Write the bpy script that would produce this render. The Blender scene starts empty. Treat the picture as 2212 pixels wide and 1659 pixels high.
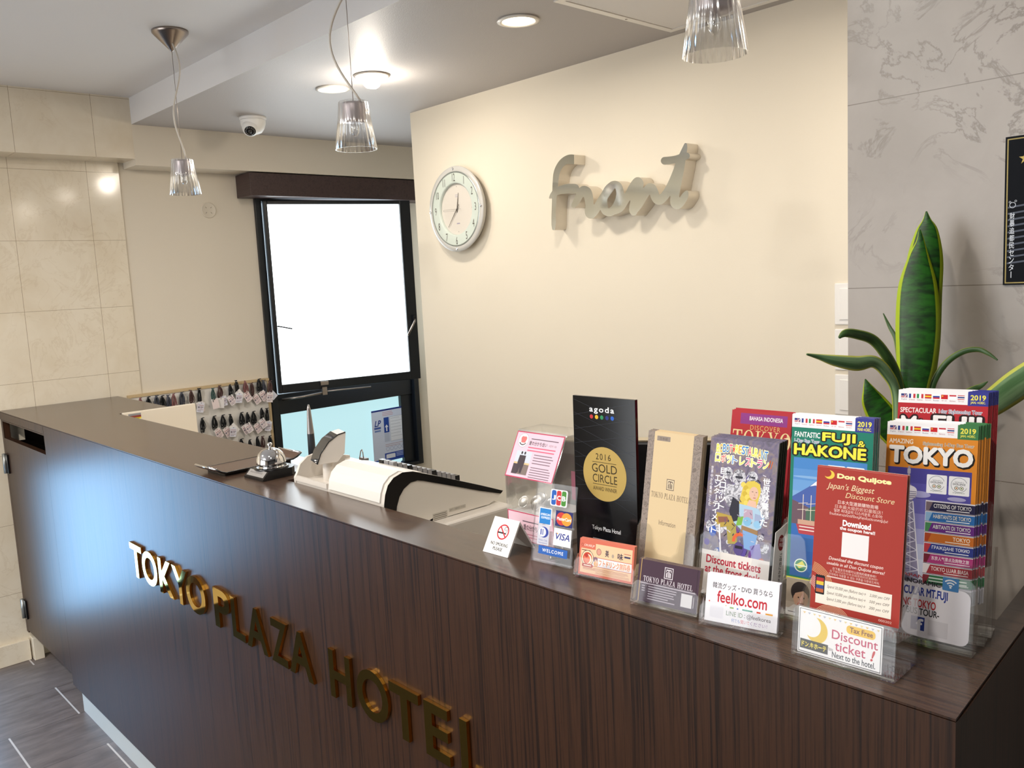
import bpy, math, random
import numpy as np
from mathutils import Matrix, Vector
random.seed(7)
SC = bpy.context.scene
COL = SC.collection
R = math.radians
PI = math.pi

# ------------------------------------------------------------------ camera, world, exposure
H = 1.54            # eye height above the floor
FPX = 1846.985      # focal length in pixels of the 2212 px wide frame
CR = Vector((0.68250322, 0.72916704, -0.05004778))     # camera right, down, forward in room axes
CD = Vector((0.05584582, -0.12030244, -0.99116526))
CF = Vector((-0.72874591, 0.67367852, -0.12282773))
cam = bpy.data.cameras.new('camera')
cam.sensor_width = 36.0
cam.lens = FPX / 2212 * 36.0
cam.clip_start = 0.02
cam_o = bpy.data.objects.new('camera', cam)
COL.objects.link(cam_o)
cam_o.matrix_world = Matrix(((CR.x, -CD.x, -CF.x, 0), (CR.y, -CD.y, -CF.y, 0), (CR.z, -CD.z, -CF.z, H), (0, 0, 0, 1)))
SC.camera = cam_o

w = bpy.data.worlds.new('sky'); SC.world = w
w.use_nodes = True
w.node_tree.nodes['Background'].inputs[0].default_value = (0.72, 0.88, 1, 1)
w.node_tree.nodes['Background'].inputs[1].default_value = 2.0
vs = SC.view_settings
vs.view_transform = 'Standard'; vs.look = 'None'; vs.gamma = 1.0; vs.use_curve_mapping = False
vs.exposure = 0.28
SC.cycles.transparent_max_bounces = 40

def lamp(name, loc, energy, col, size=0.05, kind='AREA', spread=180):
    l = bpy.data.lights.new(name, kind)
    l.energy = energy; l.color = col
    if kind == 'AREA':
        l.shape = 'DISK'; l.size = size; l.spread = math.radians(spread)
    else:
        l.shadow_soft_size = size
    o = bpy.data.objects.new(name, l); COL.objects.link(o); o.location = loc
    return o
WARM = (1.0, 0.90, 0.77)
CEIL_LOW, CEIL_HIGH = H + 0.753, H + 0.866
DOWN = [(-1.884, 1.841), (-2.916, 1.839), (-2.663, 1.848), (-0.85, 1.84)]
for (x, y), e in zip(DOWN, (2.5, 1.6, 1.6, 4.0)):
    lamp('downlight_beam', (x, y, CEIL_LOW - 0.055), e, WARM, 0.09)
lamp('gimbal_glow', (-2.663, 1.848, CEIL_LOW - 0.075), 3.4, WARM, 0.03, 'POINT')
# unseen lobby lamps: first read from the plant's shadow, the others added as fill
for x, y, e in [(-1.13, 0.2, 7), (-0.42, 0.25, 8), (-2.6, -0.4, 32)]:
    lamp('lobby_downlight_and_fill', (x, y, CEIL_HIGH - 0.03), e, (1, 0.94, 0.86), 0.09)
lamp('lobby_overhead_fill', (-1.6, -1.5, CEIL_HIGH - 0.05), 40, (1, 0.965, 0.92), 0.9)  # broad overhead fill, added to lift the ambient light

# ------------------------------------------------------------------ pixel rays -> room points (photo frame 2212 x 1659)
def ray(px, py):
    return CR * ((px - 1106) / FPX) + CD * ((py - 829.5) / FPX) + CF
def on_z(px, py, z):
    d = ray(px, py); p = d * ((z - H) / d.z); p.z += H; return p
def on_y(px, py, y):
    d = ray(px, py); p = d * (y / d.y); p.z += H; return p
def on_x(px, py, x):
    d = ray(px, py); p = d * (x / d.x); p.z += H; return p

# ------------------------------------------------------------------ materials
def lin(c):
    return c / 12.92 if c <= 0.04045 else ((c + 0.055) / 1.055) ** 2.4
def hexc(h):
    h = h.lstrip('#')
    return tuple(lin(int(h[i:i + 2], 16) / 255) for i in (0, 2, 4)) + (1,)
MATS = {}
def pri(m):
    return m.node_tree.nodes['Principled BSDF']
def mk(name):
    m = bpy.data.materials.new(name); m.use_nodes = True; return m
def col(h, rough=0.5, metal=0.0, spec=0.5, name=None):
    key = (h, rough, metal, spec)
    if key not in MATS:
        m = mk(name or ('paint_' + h.strip('#'))); p = pri(m)
        p.inputs['Base Color'].default_value = hexc(h)
        p.inputs['Roughness'].default_value = rough
        p.inputs['Metallic'].default_value = metal
        p.inputs['Specular IOR Level'].default_value = spec
        MATS[key] = m
    return MATS[key]
def ink(h): return col(h, 0.55, 0.0, 0.22)
def emit(name, rgb, s):
    m = mk(name); p = pri(m)
    p.inputs['Base Color'].default_value = (0.8, 0.8, 0.8, 1)
    p.inputs['Emission Color'].default_value = (*rgb, 1)
    p.inputs['Emission Strength'].default_value = s
    return m
class NT:
    def __init__(s, m):
        s.t = m.node_tree; s.p = pri(m)
    def n(s, typ, **kw):
        nd = s.t.nodes.new(typ)
        for k, v in kw.items():
            if k in nd.inputs.keys() if isinstance(k, str) else False:
                nd.inputs[k].default_value = v
            else:
                setattr(nd, k, v)
        return nd
    def l(s, a, b):
        s.t.links.new(a, b)
    def math(s, op, a, b=None):
        nd = s.t.nodes.new('ShaderNodeMath'); nd.operation = op
        for i, v in enumerate((a, b)):
            if v is None: continue
            if isinstance(v, (int, float)): nd.inputs[i].default_value = v
            else: s.l(v, nd.inputs[i])
        return nd.outputs[0]
    def mix(s, fac, a, b):
        nd = s.t.nodes.new('ShaderNodeMix'); nd.data_type = 'RGBA'
        for idx, v in ((0, fac), (6, a), (7, b)):
            if isinstance(v, (int, float)): nd.inputs[idx].default_value = v
            elif isinstance(v, tuple): nd.inputs[idx].default_value = v
            else: s.l(v, nd.inputs[idx])
        return nd.outputs[2]
    def noise(s, vec, scale, detail=4, rough=0.55, dist=0.0):
        nd = s.t.nodes.new('ShaderNodeTexNoise')
        nd.inputs['Scale'].default_value = scale; nd.inputs['Detail'].default_value = detail
        nd.inputs['Roughness'].default_value = rough; nd.inputs['Distortion'].default_value = dist
        s.l(vec, nd.inputs['Vector']); return nd.outputs['Fac']
    def ramp(s, fac, stops):
        nd = s.t.nodes.new('ShaderNodeValToRGB'); e = nd.color_ramp.elements
        while len(e) > 1: e.remove(e[-1])
        e[0].position, e[0].color = stops[0]
        for p, c in stops[1:]:
            x = e.new(p); x.color = c
        s.l(fac, nd.inputs[0]); return nd.outputs[0]
    def pos(s, scale=(1, 1, 1), loc=(0, 0, 0)):
        g = s.t.nodes.new('ShaderNodeTexCoord'); mp = s.t.nodes.new('ShaderNodeMapping')
        mp.inputs['Scale'].default_value = scale; mp.inputs['Location'].default_value = loc
        s.l(g.outputs['Object'], mp.inputs['Vector']); return mp.outputs[0]
    def sep(s, v):
        nd = s.t.nodes.new('ShaderNodeSeparateXYZ'); s.l(v, nd.inputs[0]); return nd.outputs
    def line(s, c, phase, period, width):       # 1 on a joint
        a = s.math('ADD', c, -phase + width / 2 + period * 100)
        b = s.math('MODULO', a, period)
        return s.math('LESS_THAN', b, width)
    def bump(s, h, strength, dist=0.01):
        nd = s.t.nodes.new('ShaderNodeBump'); nd.inputs['Strength'].default_value = strength
        nd.inputs['Distance'].default_value = dist
        s.l(h, nd.inputs['Height']); s.l(nd.outputs[0], s.p.inputs['Normal'])
    def color(s, c): s.l(c, s.p.inputs['Base Color'])

def wood(name, scale, dark, light, rough, spec=0.5):
    m = mk(name); t = NT(m)
    v = t.pos(scale)
    a = t.noise(v, 1.0, 6, 0.65)
    v2 = t.pos(tuple(k * 0.22 for k in scale))
    b = t.noise(v2, 1.0, 3, 0.5, 0.6)
    f = t.math('ADD', t.math('MULTIPLY', a, 0.65), t.math('MULTIPLY', b, 0.35))
    t.color(t.ramp(f, [(0.38, hexc(dark)), (0.50, hexc(light)), (0.60, hexc(dark)), (0.68, hexc(light))]))
    t.p.inputs['Roughness'].default_value = rough
    t.p.inputs['Specular IOR Level'].default_value = spec
    return m
M_PANEL = wood('walnut_upright_grain', (170, 170, 2.2), '#1a0f09', '#3f2718', 0.38, 0.4)
M_TOP = wood('walnut_flat_grain', (5, 150, 150), '#3b2d26', '#554236', 0.22, 0.6)
M_DARKWOOD = wood('dark_wood', (3, 90, 90), '#3c2e2d', '#4a3936', 0.45, 0.4)

def plaster(name, c, bump=0.05, scale=260, rough=0.65):
    m = mk(name); t = NT(m); v = t.pos()
    n = t.noise(v, scale, 3)
    n2 = t.noise(v, 1.7, 2)
    base = hexc(c)
    t.color(t.mix(n2, tuple(x * 0.965 for x in base[:3]) + (1,), base))
    t.p.inputs['Roughness'].default_value = rough
    t.bump(n, bump, 0.004)
    return m
M_WALL = plaster('cream_wallpaper', '#ece3d1', 0.05, 230)
M_WALL2 = plaster('beige_wallpaper', '#e0d6c5', 0.08)
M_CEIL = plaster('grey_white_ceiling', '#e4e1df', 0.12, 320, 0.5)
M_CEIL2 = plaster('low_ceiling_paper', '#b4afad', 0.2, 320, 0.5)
M_DARKWALL = plaster('dark_lobby_wall', '#1d1a18', 0.05)
M_DIM = plaster('lobby_wall', '#a89f94', 0.05)

def marble(name, base, vein, cloud, axis, zph, yph, yper, grout, rough, vscale=3.2, veinw=0.02, vamt=0.5):
    m = mk(name); t = NT(m); v = t.pos()
    c1 = t.noise(v, 4.5, 6, 0.6, 0.4)
    base_c = t.mix(t.ramp(c1, [(0.35, (0, 0, 0, 1)), (0.68, (1, 1, 1, 1))]), hexc(base), hexc(cloud))
    c2 = t.noise(v, vscale, 8, 0.62, 1.4)
    d = t.math('ABSOLUTE', t.math('SUBTRACT', c2, 0.5))
    vm = t.math('LESS_THAN', d, veinw)
    c3 = t.noise(v, 2.6, 3)
    gate = t.ramp(c3, [(0.42, (0, 0, 0, 1)), (0.56, (1, 1, 1, 1))])
    soft = t.ramp(d, [(0.0, (1, 1, 1, 1)), (veinw * 2.2, (0, 0, 0, 1))])
    f = t.math('MULTIPLY', t.math('MULTIPLY', soft, gate), vamt)
    colr = t.mix(f, base_c, hexc(vein))
    s = t.sep(t.pos())
    j = t.math('MAXIMUM', t.line(s[2], zph, 0.30, 0.0014), t.line(s[axis], yph, yper, 0.0016))
    t.color(t.mix(j, colr, hexc(grout)))
    t.p.inputs['Roughness'].default_value = rough
    return m
M_TILE = marble('beige_marble_tile', '#e6dcc9', '#bda888', '#dccfb8', 1, H - 0.04, 1.287, 0.31, '#9b8a6f', 0.12, 6.0, 0.010, 0.22)
M_STONE = marble('grey_beige_stone', '#aaa199', '#756c61', '#9c938a', 0, H - 0.046, -0.2, 0.9, '#756b60', 0.3, 7.5, 0.012, 0.8)

def floor_mat():
    m = mk('grey_wood_look_tile'); t = NT(m)
    s = t.sep(t.pos())
    row = t.math('FLOOR', t.math('DIVIDE', t.math('ADD', s[0], 3.69 + 31), 0.31))
    odd = t.math('MODULO', row, 2.0)
    yy = t.math('ADD', s[1], t.math('MULTIPLY', odd, 0.235))
    jx = t.line(s[0], -3.69, 0.31, 0.004)
    jy = t.line(yy, 0.83, 0.60, 0.006)
    v = t.pos((9, 2.2, 1))
    n = t.noise(v, 3.0, 6, 0.6, 0.3)
    base = t.ramp(n, [(0.3, hexc('#544b49')), (0.7, hexc('#756b68'))])
    c1 = t.mix(jx, base, hexc('#4b4442'))
    t.color(t.mix(jy, c1, hexc('#b9b4b2')))
    t.p.inputs['Roughness'].default_value = 0.38
    t.bump(n, 0.08, 0.003)
    return m
M_FLOOR = floor_mat()

def clear(name, tint=(0.97, 0.985, 0.985), ior=1.45, rough=0.03, gain=1.0, haze=0.0):
    m = mk(name); nt = m.node_tree; nt.nodes.remove(nt.nodes['Principled BSDF'])
    out = nt.nodes['Material Output']
    tr = nt.nodes.new('ShaderNodeBsdfTransparent'); tr.inputs[0].default_value = (*tint, 1)
    gl = nt.nodes.new('ShaderNodeBsdfGlossy'); gl.inputs['Roughness'].default_value = rough
    gl.inputs[0].default_value = (1, 1, 1, 1)
    fr = nt.nodes.new('ShaderNodeFresnel'); fr.inputs[0].default_value = ior
    mu = nt.nodes.new('ShaderNodeMath'); mu.operation = 'MULTIPLY_ADD'
    mu.inputs[1].default_value = gain; mu.inputs[2].default_value = haze
    nt.links.new(fr.outputs[0], mu.inputs[0])
    mx = nt.nodes.new('ShaderNodeMixShader')
    nt.links.new(mu.outputs[0], mx.inputs[0]); nt.links.new(tr.outputs[0], mx.inputs[1]); nt.links.new(gl.outputs[0], mx.inputs[2])
    nt.links.new(mx.outputs[0], out.inputs[0])
    return m
M_ACRYL = clear('clear_acrylic', (0.99, 0.993, 0.993), 1.45, 0.04, 0.45, 0.005)
M_SHADE = clear('ribbed_clear_glass', (0.99, 0.993, 0.993), 1.45, 0.16, 0.5, 0.10)
M_GOLD = col('#f0c860', 0.04, 1.0, name='polished_gold')
M_GOLDSIDE = col('#d69a3a', 0.18, 1.0, name='gold_edge')
M_CHROME = col('#e8e8ea', 0.05, 1.0, name='chrome')
M_STEEL = col('#a59a92', 0.28, 1.0, name='brushed_steel')
M_SIGN = col('#dfe2dc', 0.07, 1.0, name='mirror_steel')
M_SIGNSIDE = col('#dcd4c6', 0.3, 0.5, name='steel_return')
M_BLACK = col('#0b0b0d', 0.25, name='black_plastic')
M_FRAME = col('#12161c', 0.32, name='black_window_frame')
M_WHITE = col('#f1efec', 0.4, name='white_plastic')
M_CREAM = col('#e6dccb', 0.45, name='cream_laminate')
M_REG = col('#d6cfc6', 0.38, name='register_plastic')
M_PAPER = col('#f4f2f0', 0.5, name='white_paper')

# ------------------------------------------------------------------ mesh builder
class MB:
    def __init__(s):
        s.v = []; s.f = []; s.m = []; s.sm = []; s.mats = []; s.uv = {}
    def mi(s, mat):
        if mat not in s.mats: s.mats.append(mat)
        return s.mats.index(mat)
    def face(s, pts, mat, smooth=False, M=None):
        b = len(s.v)
        for p in pts:
            p = Vector(p); s.v.append(M @ p if M else p)
        s.f.append(tuple(range(b, b + len(pts)))); s.m.append(s.mi(mat)); s.sm.append(smooth)
        return s
    def mesh(s, verts, faces, mat, smooth=False, M=None):
        b = len(s.v); k = s.mi(mat)
        for p in verts:
            p = Vector(p); s.v.append(M @ p if M else p)
        for f in faces:
            s.f.append(tuple(b + i for i in f)); s.m.append(k); s.sm.append(smooth)
        return s
    def box(s, x0, x1, y0, y1, z0, z1, mat, M=None):
        v = [(x0, y0, z0), (x1, y0, z0), (x1, y1, z0), (x0, y1, z0), (x0, y0, z1), (x1, y0, z1), (x1, y1, z1), (x0, y1, z1)]
        f = [(3, 2, 1, 0), (4, 5, 6, 7), (0, 1, 5, 4), (1, 2, 6, 5), (2, 3, 7, 6), (3, 0, 4, 7)]
        return s.mesh(v, f, mat, False, M)
    def prism(s, poly, axis, a0, a1, mat, M=None, side=None, smooth=False):
        # poly: 2d points in the two other axes (x:(y,z) y:(x,z) z:(x,y))
        def P(p, a):
            return {'x': (a, p[0], p[1]), 'y': (p[0], a, p[1]), 'z': (p[0], p[1], a)}[axis]
        n = len(poly)
        s.face([P(p, a0) for p in poly], mat, M=M); s.face([P(p, a1) for p in reversed(poly)], mat, M=M)
        for i in range(n):
            p, q = poly[i], poly[(i + 1) % n]
            s.face([P(p, a0), P(p, a1), P(q, a1), P(q, a0)], side or mat, smooth, M)
        return s
    def lathe(s, prof, n, mat, M=None, smooth=True, flute=0.0, nf=0):
        v = []; f = []
        for r, z in prof:
            for k in range(n):
                a = 2 * PI * k / n
                rr = r * (1 + (flute * (0.5 + 0.5 * math.cos(nf * a)) if nf else 0))
                v.append((rr * math.cos(a), rr * math.sin(a), z))
        for i in range(len(prof) - 1):
            for k in range(n):
                a, b = i * n + k, i * n + (k + 1) % n
                f.append((a, b, b + n, a + n))
        return s.mesh(v, f, mat, smooth, M)
    def disc(s, r, z, n, mat, M=None, rx=None):
        return s.face([(r * math.cos(2 * PI * k / n), (rx or r) * math.sin(2 * PI * k / n), z) for k in range(n)], mat, M=M)
    def tube(s, pts, r, mat, n=6, M=None, closed=False):
        pts = [Vector(p) for p in pts]; N = len(pts); v = []; f = []
        up = Vector((0.123, 0.45, 0.88)).normalized()
        for i, p in enumerate(pts):
            if closed: d = pts[(i + 1) % N] - pts[i - 1]
            else: d = pts[min(i + 1, N - 1)] - pts[max(i - 1, 0)]
            d = d.normalized() if d.length > 1e-9 else Vector((0, 0, 1))
            a = d.cross(up)
            if a.length < 1e-4: a = d.cross(Vector((1, 0, 0)))
            a.normalize(); b = d.cross(a)
            rr = r[i] if isinstance(r, (list, tuple)) else r
            for k in range(n):
                t = 2 * PI * k / n
                v.append(p + a * rr * math.cos(t) + b * rr * math.sin(t))
        for i in range(N if closed else N - 1):
            j = (i + 1) % N
            for k in range(n):
                k2 = (k + 1) % n
                f.append((i * n + k, i * n + k2, j * n + k2, j * n + k))
        if not closed:
            f.append(tuple(reversed(range(n)))); f.append(tuple((N - 1) * n + k for k in range(n)))
        return s.mesh(v, f, mat, True, M)
    def build(s, name, parent=None, M=None, bevel=0.0, seg=2):
        me = bpy.data.meshes.new(name)
        me.from_pydata([tuple(p) for p in s.v], [], s.f)
        for m in s.mats: me.materials.append(m)
        me.polygons.foreach_set('material_index', s.m)
        me.polygons.foreach_set('use_smooth', s.sm)
        me.update()
        o = bpy.data.objects.new(name, me); COL.objects.link(o)
        if parent: o.parent = parent
        if M: o.matrix_local = M
        if bevel:
            b = o.modifiers.new('edge', 'BEVEL'); b.width = bevel; b.segments = seg; b.limit_method = 'ANGLE'; b.angle_limit = R(40)
            b.harden_normals = False
        return o

def tag(o, label, cat, group=None):
    o['label'] = label; o['category'] = cat
    if group: o['group'] = group
    return o
def thing(name, label, cat, loc=(0, 0, 0), yaw=0.0, group=None, M=None):
    o = bpy.data.objects.new(name, None); COL.objects.link(o)
    o.empty_display_size = 0.02
    if M: o.matrix_world = M
    else:
        o.location = loc; o.rotation_euler = (0, 0, yaw)
    return tag(o, label, cat, group)
def struct(o):
    o['kind'] = 'structure'; return o
def TR(x, y, z): return Matrix.Translation((x, y, z))
def RX(a): return Matrix.Rotation(a, 4, 'X')
def RY(a): return Matrix.Rotation(a, 4, 'Y')
def RZ(a): return Matrix.Rotation(a, 4, 'Z')
def dup(root, M=None, label=None):
    c = root.copy(); COL.objects.link(c)
    if M: c.matrix_world = M
    if label: c['label'] = label
    for ch in [k for k in bpy.data.objects if k.parent == root]:
        d = ch.copy(); COL.objects.link(d); d.parent = c
        for g in [k for k in bpy.data.objects if k.parent == ch]:
            e = g.copy(); COL.objects.link(e); e.parent = d
    return c

# ------------------------------------------------------------------ lettering (meshed built-in font)
GL = {}
def glyphs(s, bold=0.0, shear=0.0, space=1.0, res=2):
    key = (s, bold, shear, space, res)
    if key not in GL:
        c = bpy.data.curves.new('lettering', 'FONT'); c.body = s; c.resolution_u = res
        c.offset = bold; c.shear = shear; c.space_character = space
        o = bpy.data.objects.new('lettering', c); me = o.to_mesh()
        GL[key] = ([(v.co.x, v.co.y) for v in me.vertices], [tuple(p.vertices) for p in me.polygons])
        o.to_mesh_clear(); bpy.data.objects.remove(o); bpy.data.curves.remove(c)
    return GL[key]
def bbox(v):
    xs = [p[0] for p in v]; ys = [p[1] for p in v]
    return min(xs), max(xs), min(ys), max(ys)

class Face:
    """flat printed surface, millimetres, x to the right, t downwards from the top edge; local plane y = 0 facing -y.
    each shape lies one thin layer above whatever it overlaps"""
    def __init__(s, mb, w, h, M=None, step=2.5e-5):
        s.mb = mb; s.w = w; s.h = h; s.k = 1; s.M = M; s.step = step; s.done = []
    def put(s, pts):
        x0, x1 = min(p[0] for p in pts), max(p[0] for p in pts); t0, t1 = min(p[1] for p in pts), max(p[1] for p in pts)
        k = 1
        for (a, b, c, d, q) in s.done:
            if q >= k and a < x1 and b > x0 and c < t1 and d > t0: k = q + 1
        s.k = k; s.done.append((x0, x1, t0, t1, k))
    def pt(s, x, t, d=0.0):
        return (x / 1000, -s.k * s.step - d, (s.h - t) / 1000)
    def poly(s, pts, c, smooth=False):
        s.put(pts)
        s.mb.face([s.pt(*p) for p in pts], c if not isinstance(c, str) else ink(c), M=s.M)
    def rect(s, x0, t0, x1, t1, c):
        s.poly([(x0, t1), (x1, t1), (x1, t0), (x0, t0)], c)
    def circ(s, x, t, r, c, r2=None, n=28):
        s.poly([(x + r * math.cos(2 * PI * k / n), t - (r2 or r) * math.sin(2 * PI * k / n)) for k in range(n)], c)
    def rrect(s, x0, t0, x1, t1, r, c):
        p = []
        for cx, ct, a in ((x1 - r, t0 + r, 0), (x0 + r, t0 + r, 90), (x0 + r, t1 - r, 180), (x1 - r, t1 - r, 270)):
            for k in range(5):
                q = R(a + 22.5 * k); p.append((cx + r * math.cos(q), ct - r * math.sin(q)))
        s.poly(p, c)
    def ring(s, x, t, r, wd, c, a0=0, a1=360, n=32):
        c = ink(c) if isinstance(c, str) else c
        s.put([(x - r, t - r), (x + r, t + r)])
        for k in range(n):
            a, b = R(a0 + (a1 - a0) * k / n), R(a0 + (a1 - a0) * (k + 1) / n)
            s.mb.face([s.pt(x + q * math.cos(g), t - q * math.sin(g)) for q, g in ((r, a), (r, b), (r - wd, b), (r - wd, a))], c, M=s.M)
    def stroke(s, pts, wd, c):
        c = ink(c) if isinstance(c, str) else c
        s.put(pts)
        for (x0, t0), (x1, t1) in zip(pts, pts[1:]):
            d = Vector((x1 - x0, t1 - t0)); L = d.length or 1; nx, nt = -d.y / L * wd / 2, d.x / L * wd / 2
            s.mb.face([s.pt(x0 + nx, t0 + nt), s.pt(x1 + nx, t1 + nt), s.pt(x1 - nx, t1 - nt), s.pt(x0 - nx, t0 - nt)], c, M=s.M)
    def text(s, body, x0, x1, t0, t1, c, bold=0.0, shear=0.0, out=None, outw=0.05, slope=0.0, space=1.0, fitw=True):
        v, f = glyphs(body, 0.0, shear, space, 3); a, b, lo, hi = bbox(v)
        bold = max(bold, 0.0) * 0.55; outw = outw * 0.7
        ky = (t1 - t0) / (hi - lo); kx = (x1 - x0) / (b - a) if fitw else ky
        def spread(rad, cc):
            n = 1 if rad < 0.002 else (6 if rad < 0.03 else 12)
            g = []; F = []; W = []
            for k in range(n):
                dx, dy = (0, 0) if n == 1 else (rad * math.cos(2 * PI * k / n), rad * math.sin(2 * PI * k / n))
                o = len(g); sx = min(kx, ky * 1.3)
                g += [(x0 + (q[0] - a) * kx + dx * sx, t1 - (q[1] - lo + dy) * ky) for q in v]
                F += [tuple(i + o for i in t) for t in f]; W += [k * 1.8e-6] * len(v)
            s.put(g); s.mb.mesh([s.pt(*q, d) for q, d in zip(g, W)], F, ink(cc) if isinstance(cc, str) else cc, M=s.M)
        if out: spread(bold + outw, out)
        spread(bold, c)
    def vtext(s, body, x0, x1, t0, t1, c, bold=0.0, out=None):
        n = len(body); d = (t1 - t0) / n
        for i, ch in enumerate(body):
            if ch == ' ': continue
            if ch == 'ー' or ch == '|':
                m = (x0 + x1) / 2; s.rect(m - (x1 - x0) * .08, t0 + i * d, m + (x1 - x0) * .08, t0 + i * d + d * .85, c); continue
            s.text(ch, x0, x1, t0 + i * d, t0 + i * d + d * 0.86, c, bold, out=out)
    def lines(s, x0, x1, t0, n, pitch, wd, c, rag=0.25):
        for i in range(n):
            s.rect(x0, t0 + i * pitch, x1 - (x1 - x0) * rag * random.random(), t0 + i * pitch + wd, c)

# ================================================================== THE ROOM
XW = -4.092; YB = 3.2; XR = 0.9; YF = -2.6
Y_STEP = 1.449; Y_CLOCK = 2.386; Y_STONE = 1.41; X_STONE = -0.676
def slab(name, dims, mat):
    return struct(MB().box(*dims, mat).build(name))
slab('floor', (XW - 0.2, XR, YF, YB, -0.1, 0), M_FLOOR)
slab('ceiling', (XW - 0.2, XR + .1, YF - .1, Y_STEP, CEIL_HIGH, CEIL_HIGH + 0.1), M_CEIL)
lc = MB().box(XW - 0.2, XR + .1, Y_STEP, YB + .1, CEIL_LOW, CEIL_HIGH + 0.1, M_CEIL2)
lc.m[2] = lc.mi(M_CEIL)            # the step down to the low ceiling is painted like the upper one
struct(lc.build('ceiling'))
# left wall: tiled in front, with a glazed side light; papered behind the counter, with the window
SL = (0.10, 0.62, H - 1.42, H - 0.70)        # side light opening y0 y1 z0 z1
wl = MB()
for d in ((YF, SL[0], 0, CEIL_HIGH), (SL[1], 1.425, 0, CEIL_HIGH), (SL[0], SL[1], 0, SL[2]), (SL[0], SL[1], SL[3], CEIL_HIGH)):
    wl.box(XW - 0.15, XW, d[0], d[1], d[2], d[3], M_TILE)
struct(wl.build('wall_left'))
WO = (2.071, 3.02, H - 1.075, H + 0.48)      # window opening
ww = MB()
for d in ((1.425, WO[0], 0, CEIL_LOW), (WO[1], YB, 0, CEIL_LOW), (WO[0], WO[1], 0, WO[2]), (WO[0], WO[1], WO[3], CEIL_LOW)):
    ww.box(XW - 0.15, XW - 0.006, d[0], d[1], d[2], d[3], M_WALL2)
struct(ww.build('wall_window'))
slab('wall_nook', (XW, -2.2, YB, YB + 0.1, 0, CEIL_LOW), M_WALL2)
slab('wall_clock', (-3.162, X_STONE + .1, Y_CLOCK, Y_CLOCK + 0.09, 0, CEIL_LOW), M_WALL)
slab('wall_end', (-2.3, -2.2, Y_CLOCK + .09, YB, 0, CEIL_LOW), M_WALL2)
st = MB().box(X_STONE, XR, Y_STONE, Y_CLOCK + 0.09, 0, CEIL_HIGH + .05, M_STONE)
struct(st.build('wall_stone'))
slab('wall_right', (XR, XR + 0.1, YF, Y_STONE, 0, CEIL_HIGH), M_DARKWALL)
RG = (-3.5, -0.9, 0.12, 2.2)                 # unseen glowing glazing behind the visitor, added as fill light
wr = MB()
for d in ((XW - .15, RG[0], 0, CEIL_HIGH), (RG[1], XR + .1, 0, CEIL_HIGH), (RG[0], RG[1], 0, RG[2]), (RG[0], RG[1], RG[3], CEIL_HIGH)):
    wr.box(d[0], d[1], YF - 0.1, YF, d[2], d[3], M_DIM)
struct(wr.build('wall_rear'))
# soffits along the left wall
slab('trim_1', (XW, -3.943, YF, Y_STEP, H + 0.605, CEIL_HIGH), M_TILE)
slab('trim_2', (XW, -3.943, Y_STEP, YB, H + 0.578, CEIL_LOW), M_WALL2)
bb = MB().box(XW, XW + 0.022, YF, 0.84, 0, 0.092, M_TILE)
struct(bb.build('baseboard_left', bevel=0.002))
struct(MB().box(XW, XW + 0.05, .845, 0.885, 0, 0.10, M_TILE).build('trim_3', bevel=0.002))

slab('letter_reflection_panel', (XW, XW + 0.03, YF, 0.09, 0.093, 0.70), M_DARKWOOD)      # unseen dark panel, added to darken what the gold letters reflect

# --- glazed side light by the entrance (bright daylight outside)
M_DAY = emit('side_light_daylight', (0.29, 0.61, 1.0), 10.0)
M_DAYUP = emit('frosted_pane_daylight', (0.86, 0.95, 1.0), 4.0)
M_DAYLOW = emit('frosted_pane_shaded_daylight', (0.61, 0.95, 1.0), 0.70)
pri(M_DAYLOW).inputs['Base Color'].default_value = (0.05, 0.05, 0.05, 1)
w2 = MB()
f = 0.03
for d in ((SL[0], SL[0] + f, SL[2], SL[3]), (SL[1] - f, SL[1], SL[2], SL[3]), (SL[0] + f, SL[1] - f, SL[2], SL[2] + f), (SL[0] + f, SL[1] - f, SL[3] - f, SL[3])):
    w2.box(XW - 0.07, XW - 0.01, *d, M_FRAME)
w2o = struct(w2.build('window_2'))
MB().box(XW - 0.05, XW - 0.04, SL[0] + f, SL[1] - f, SL[2] + f, SL[3] - f, M_DAY).build('pane', w2o)

dr = MB()
for x in (RG[0], -2.22, RG[1] - 0.04): dr.box(x, x + 0.04, YF - 0.07, YF - 0.02, RG[2], RG[3], M_FRAME)
for z in (RG[2], RG[3] - 0.04): dr.box(RG[0] + .04, RG[1] - .04, YF - 0.07, YF - 0.02, z, z + 0.04, M_FRAME)
dro = struct(dr.build('rear_fill_glazing'))
MB().box(RG[0] + .04, RG[1] - .04, YF - 0.055, YF - 0.045, RG[2] + .04, RG[3] - .04, emit('rear_fill_glow', (0.90, 0.95, 1.0), 2.3)).build('pane', dro)  # pane glows as added fill, no such entrance known
slab('floor', (-4.05, -0.9, -1.2, 0.36, 0.0005, 0.006), col('#17161a', 0.9, 0, 0.2, 'charcoal_entrance_matting'))

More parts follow.
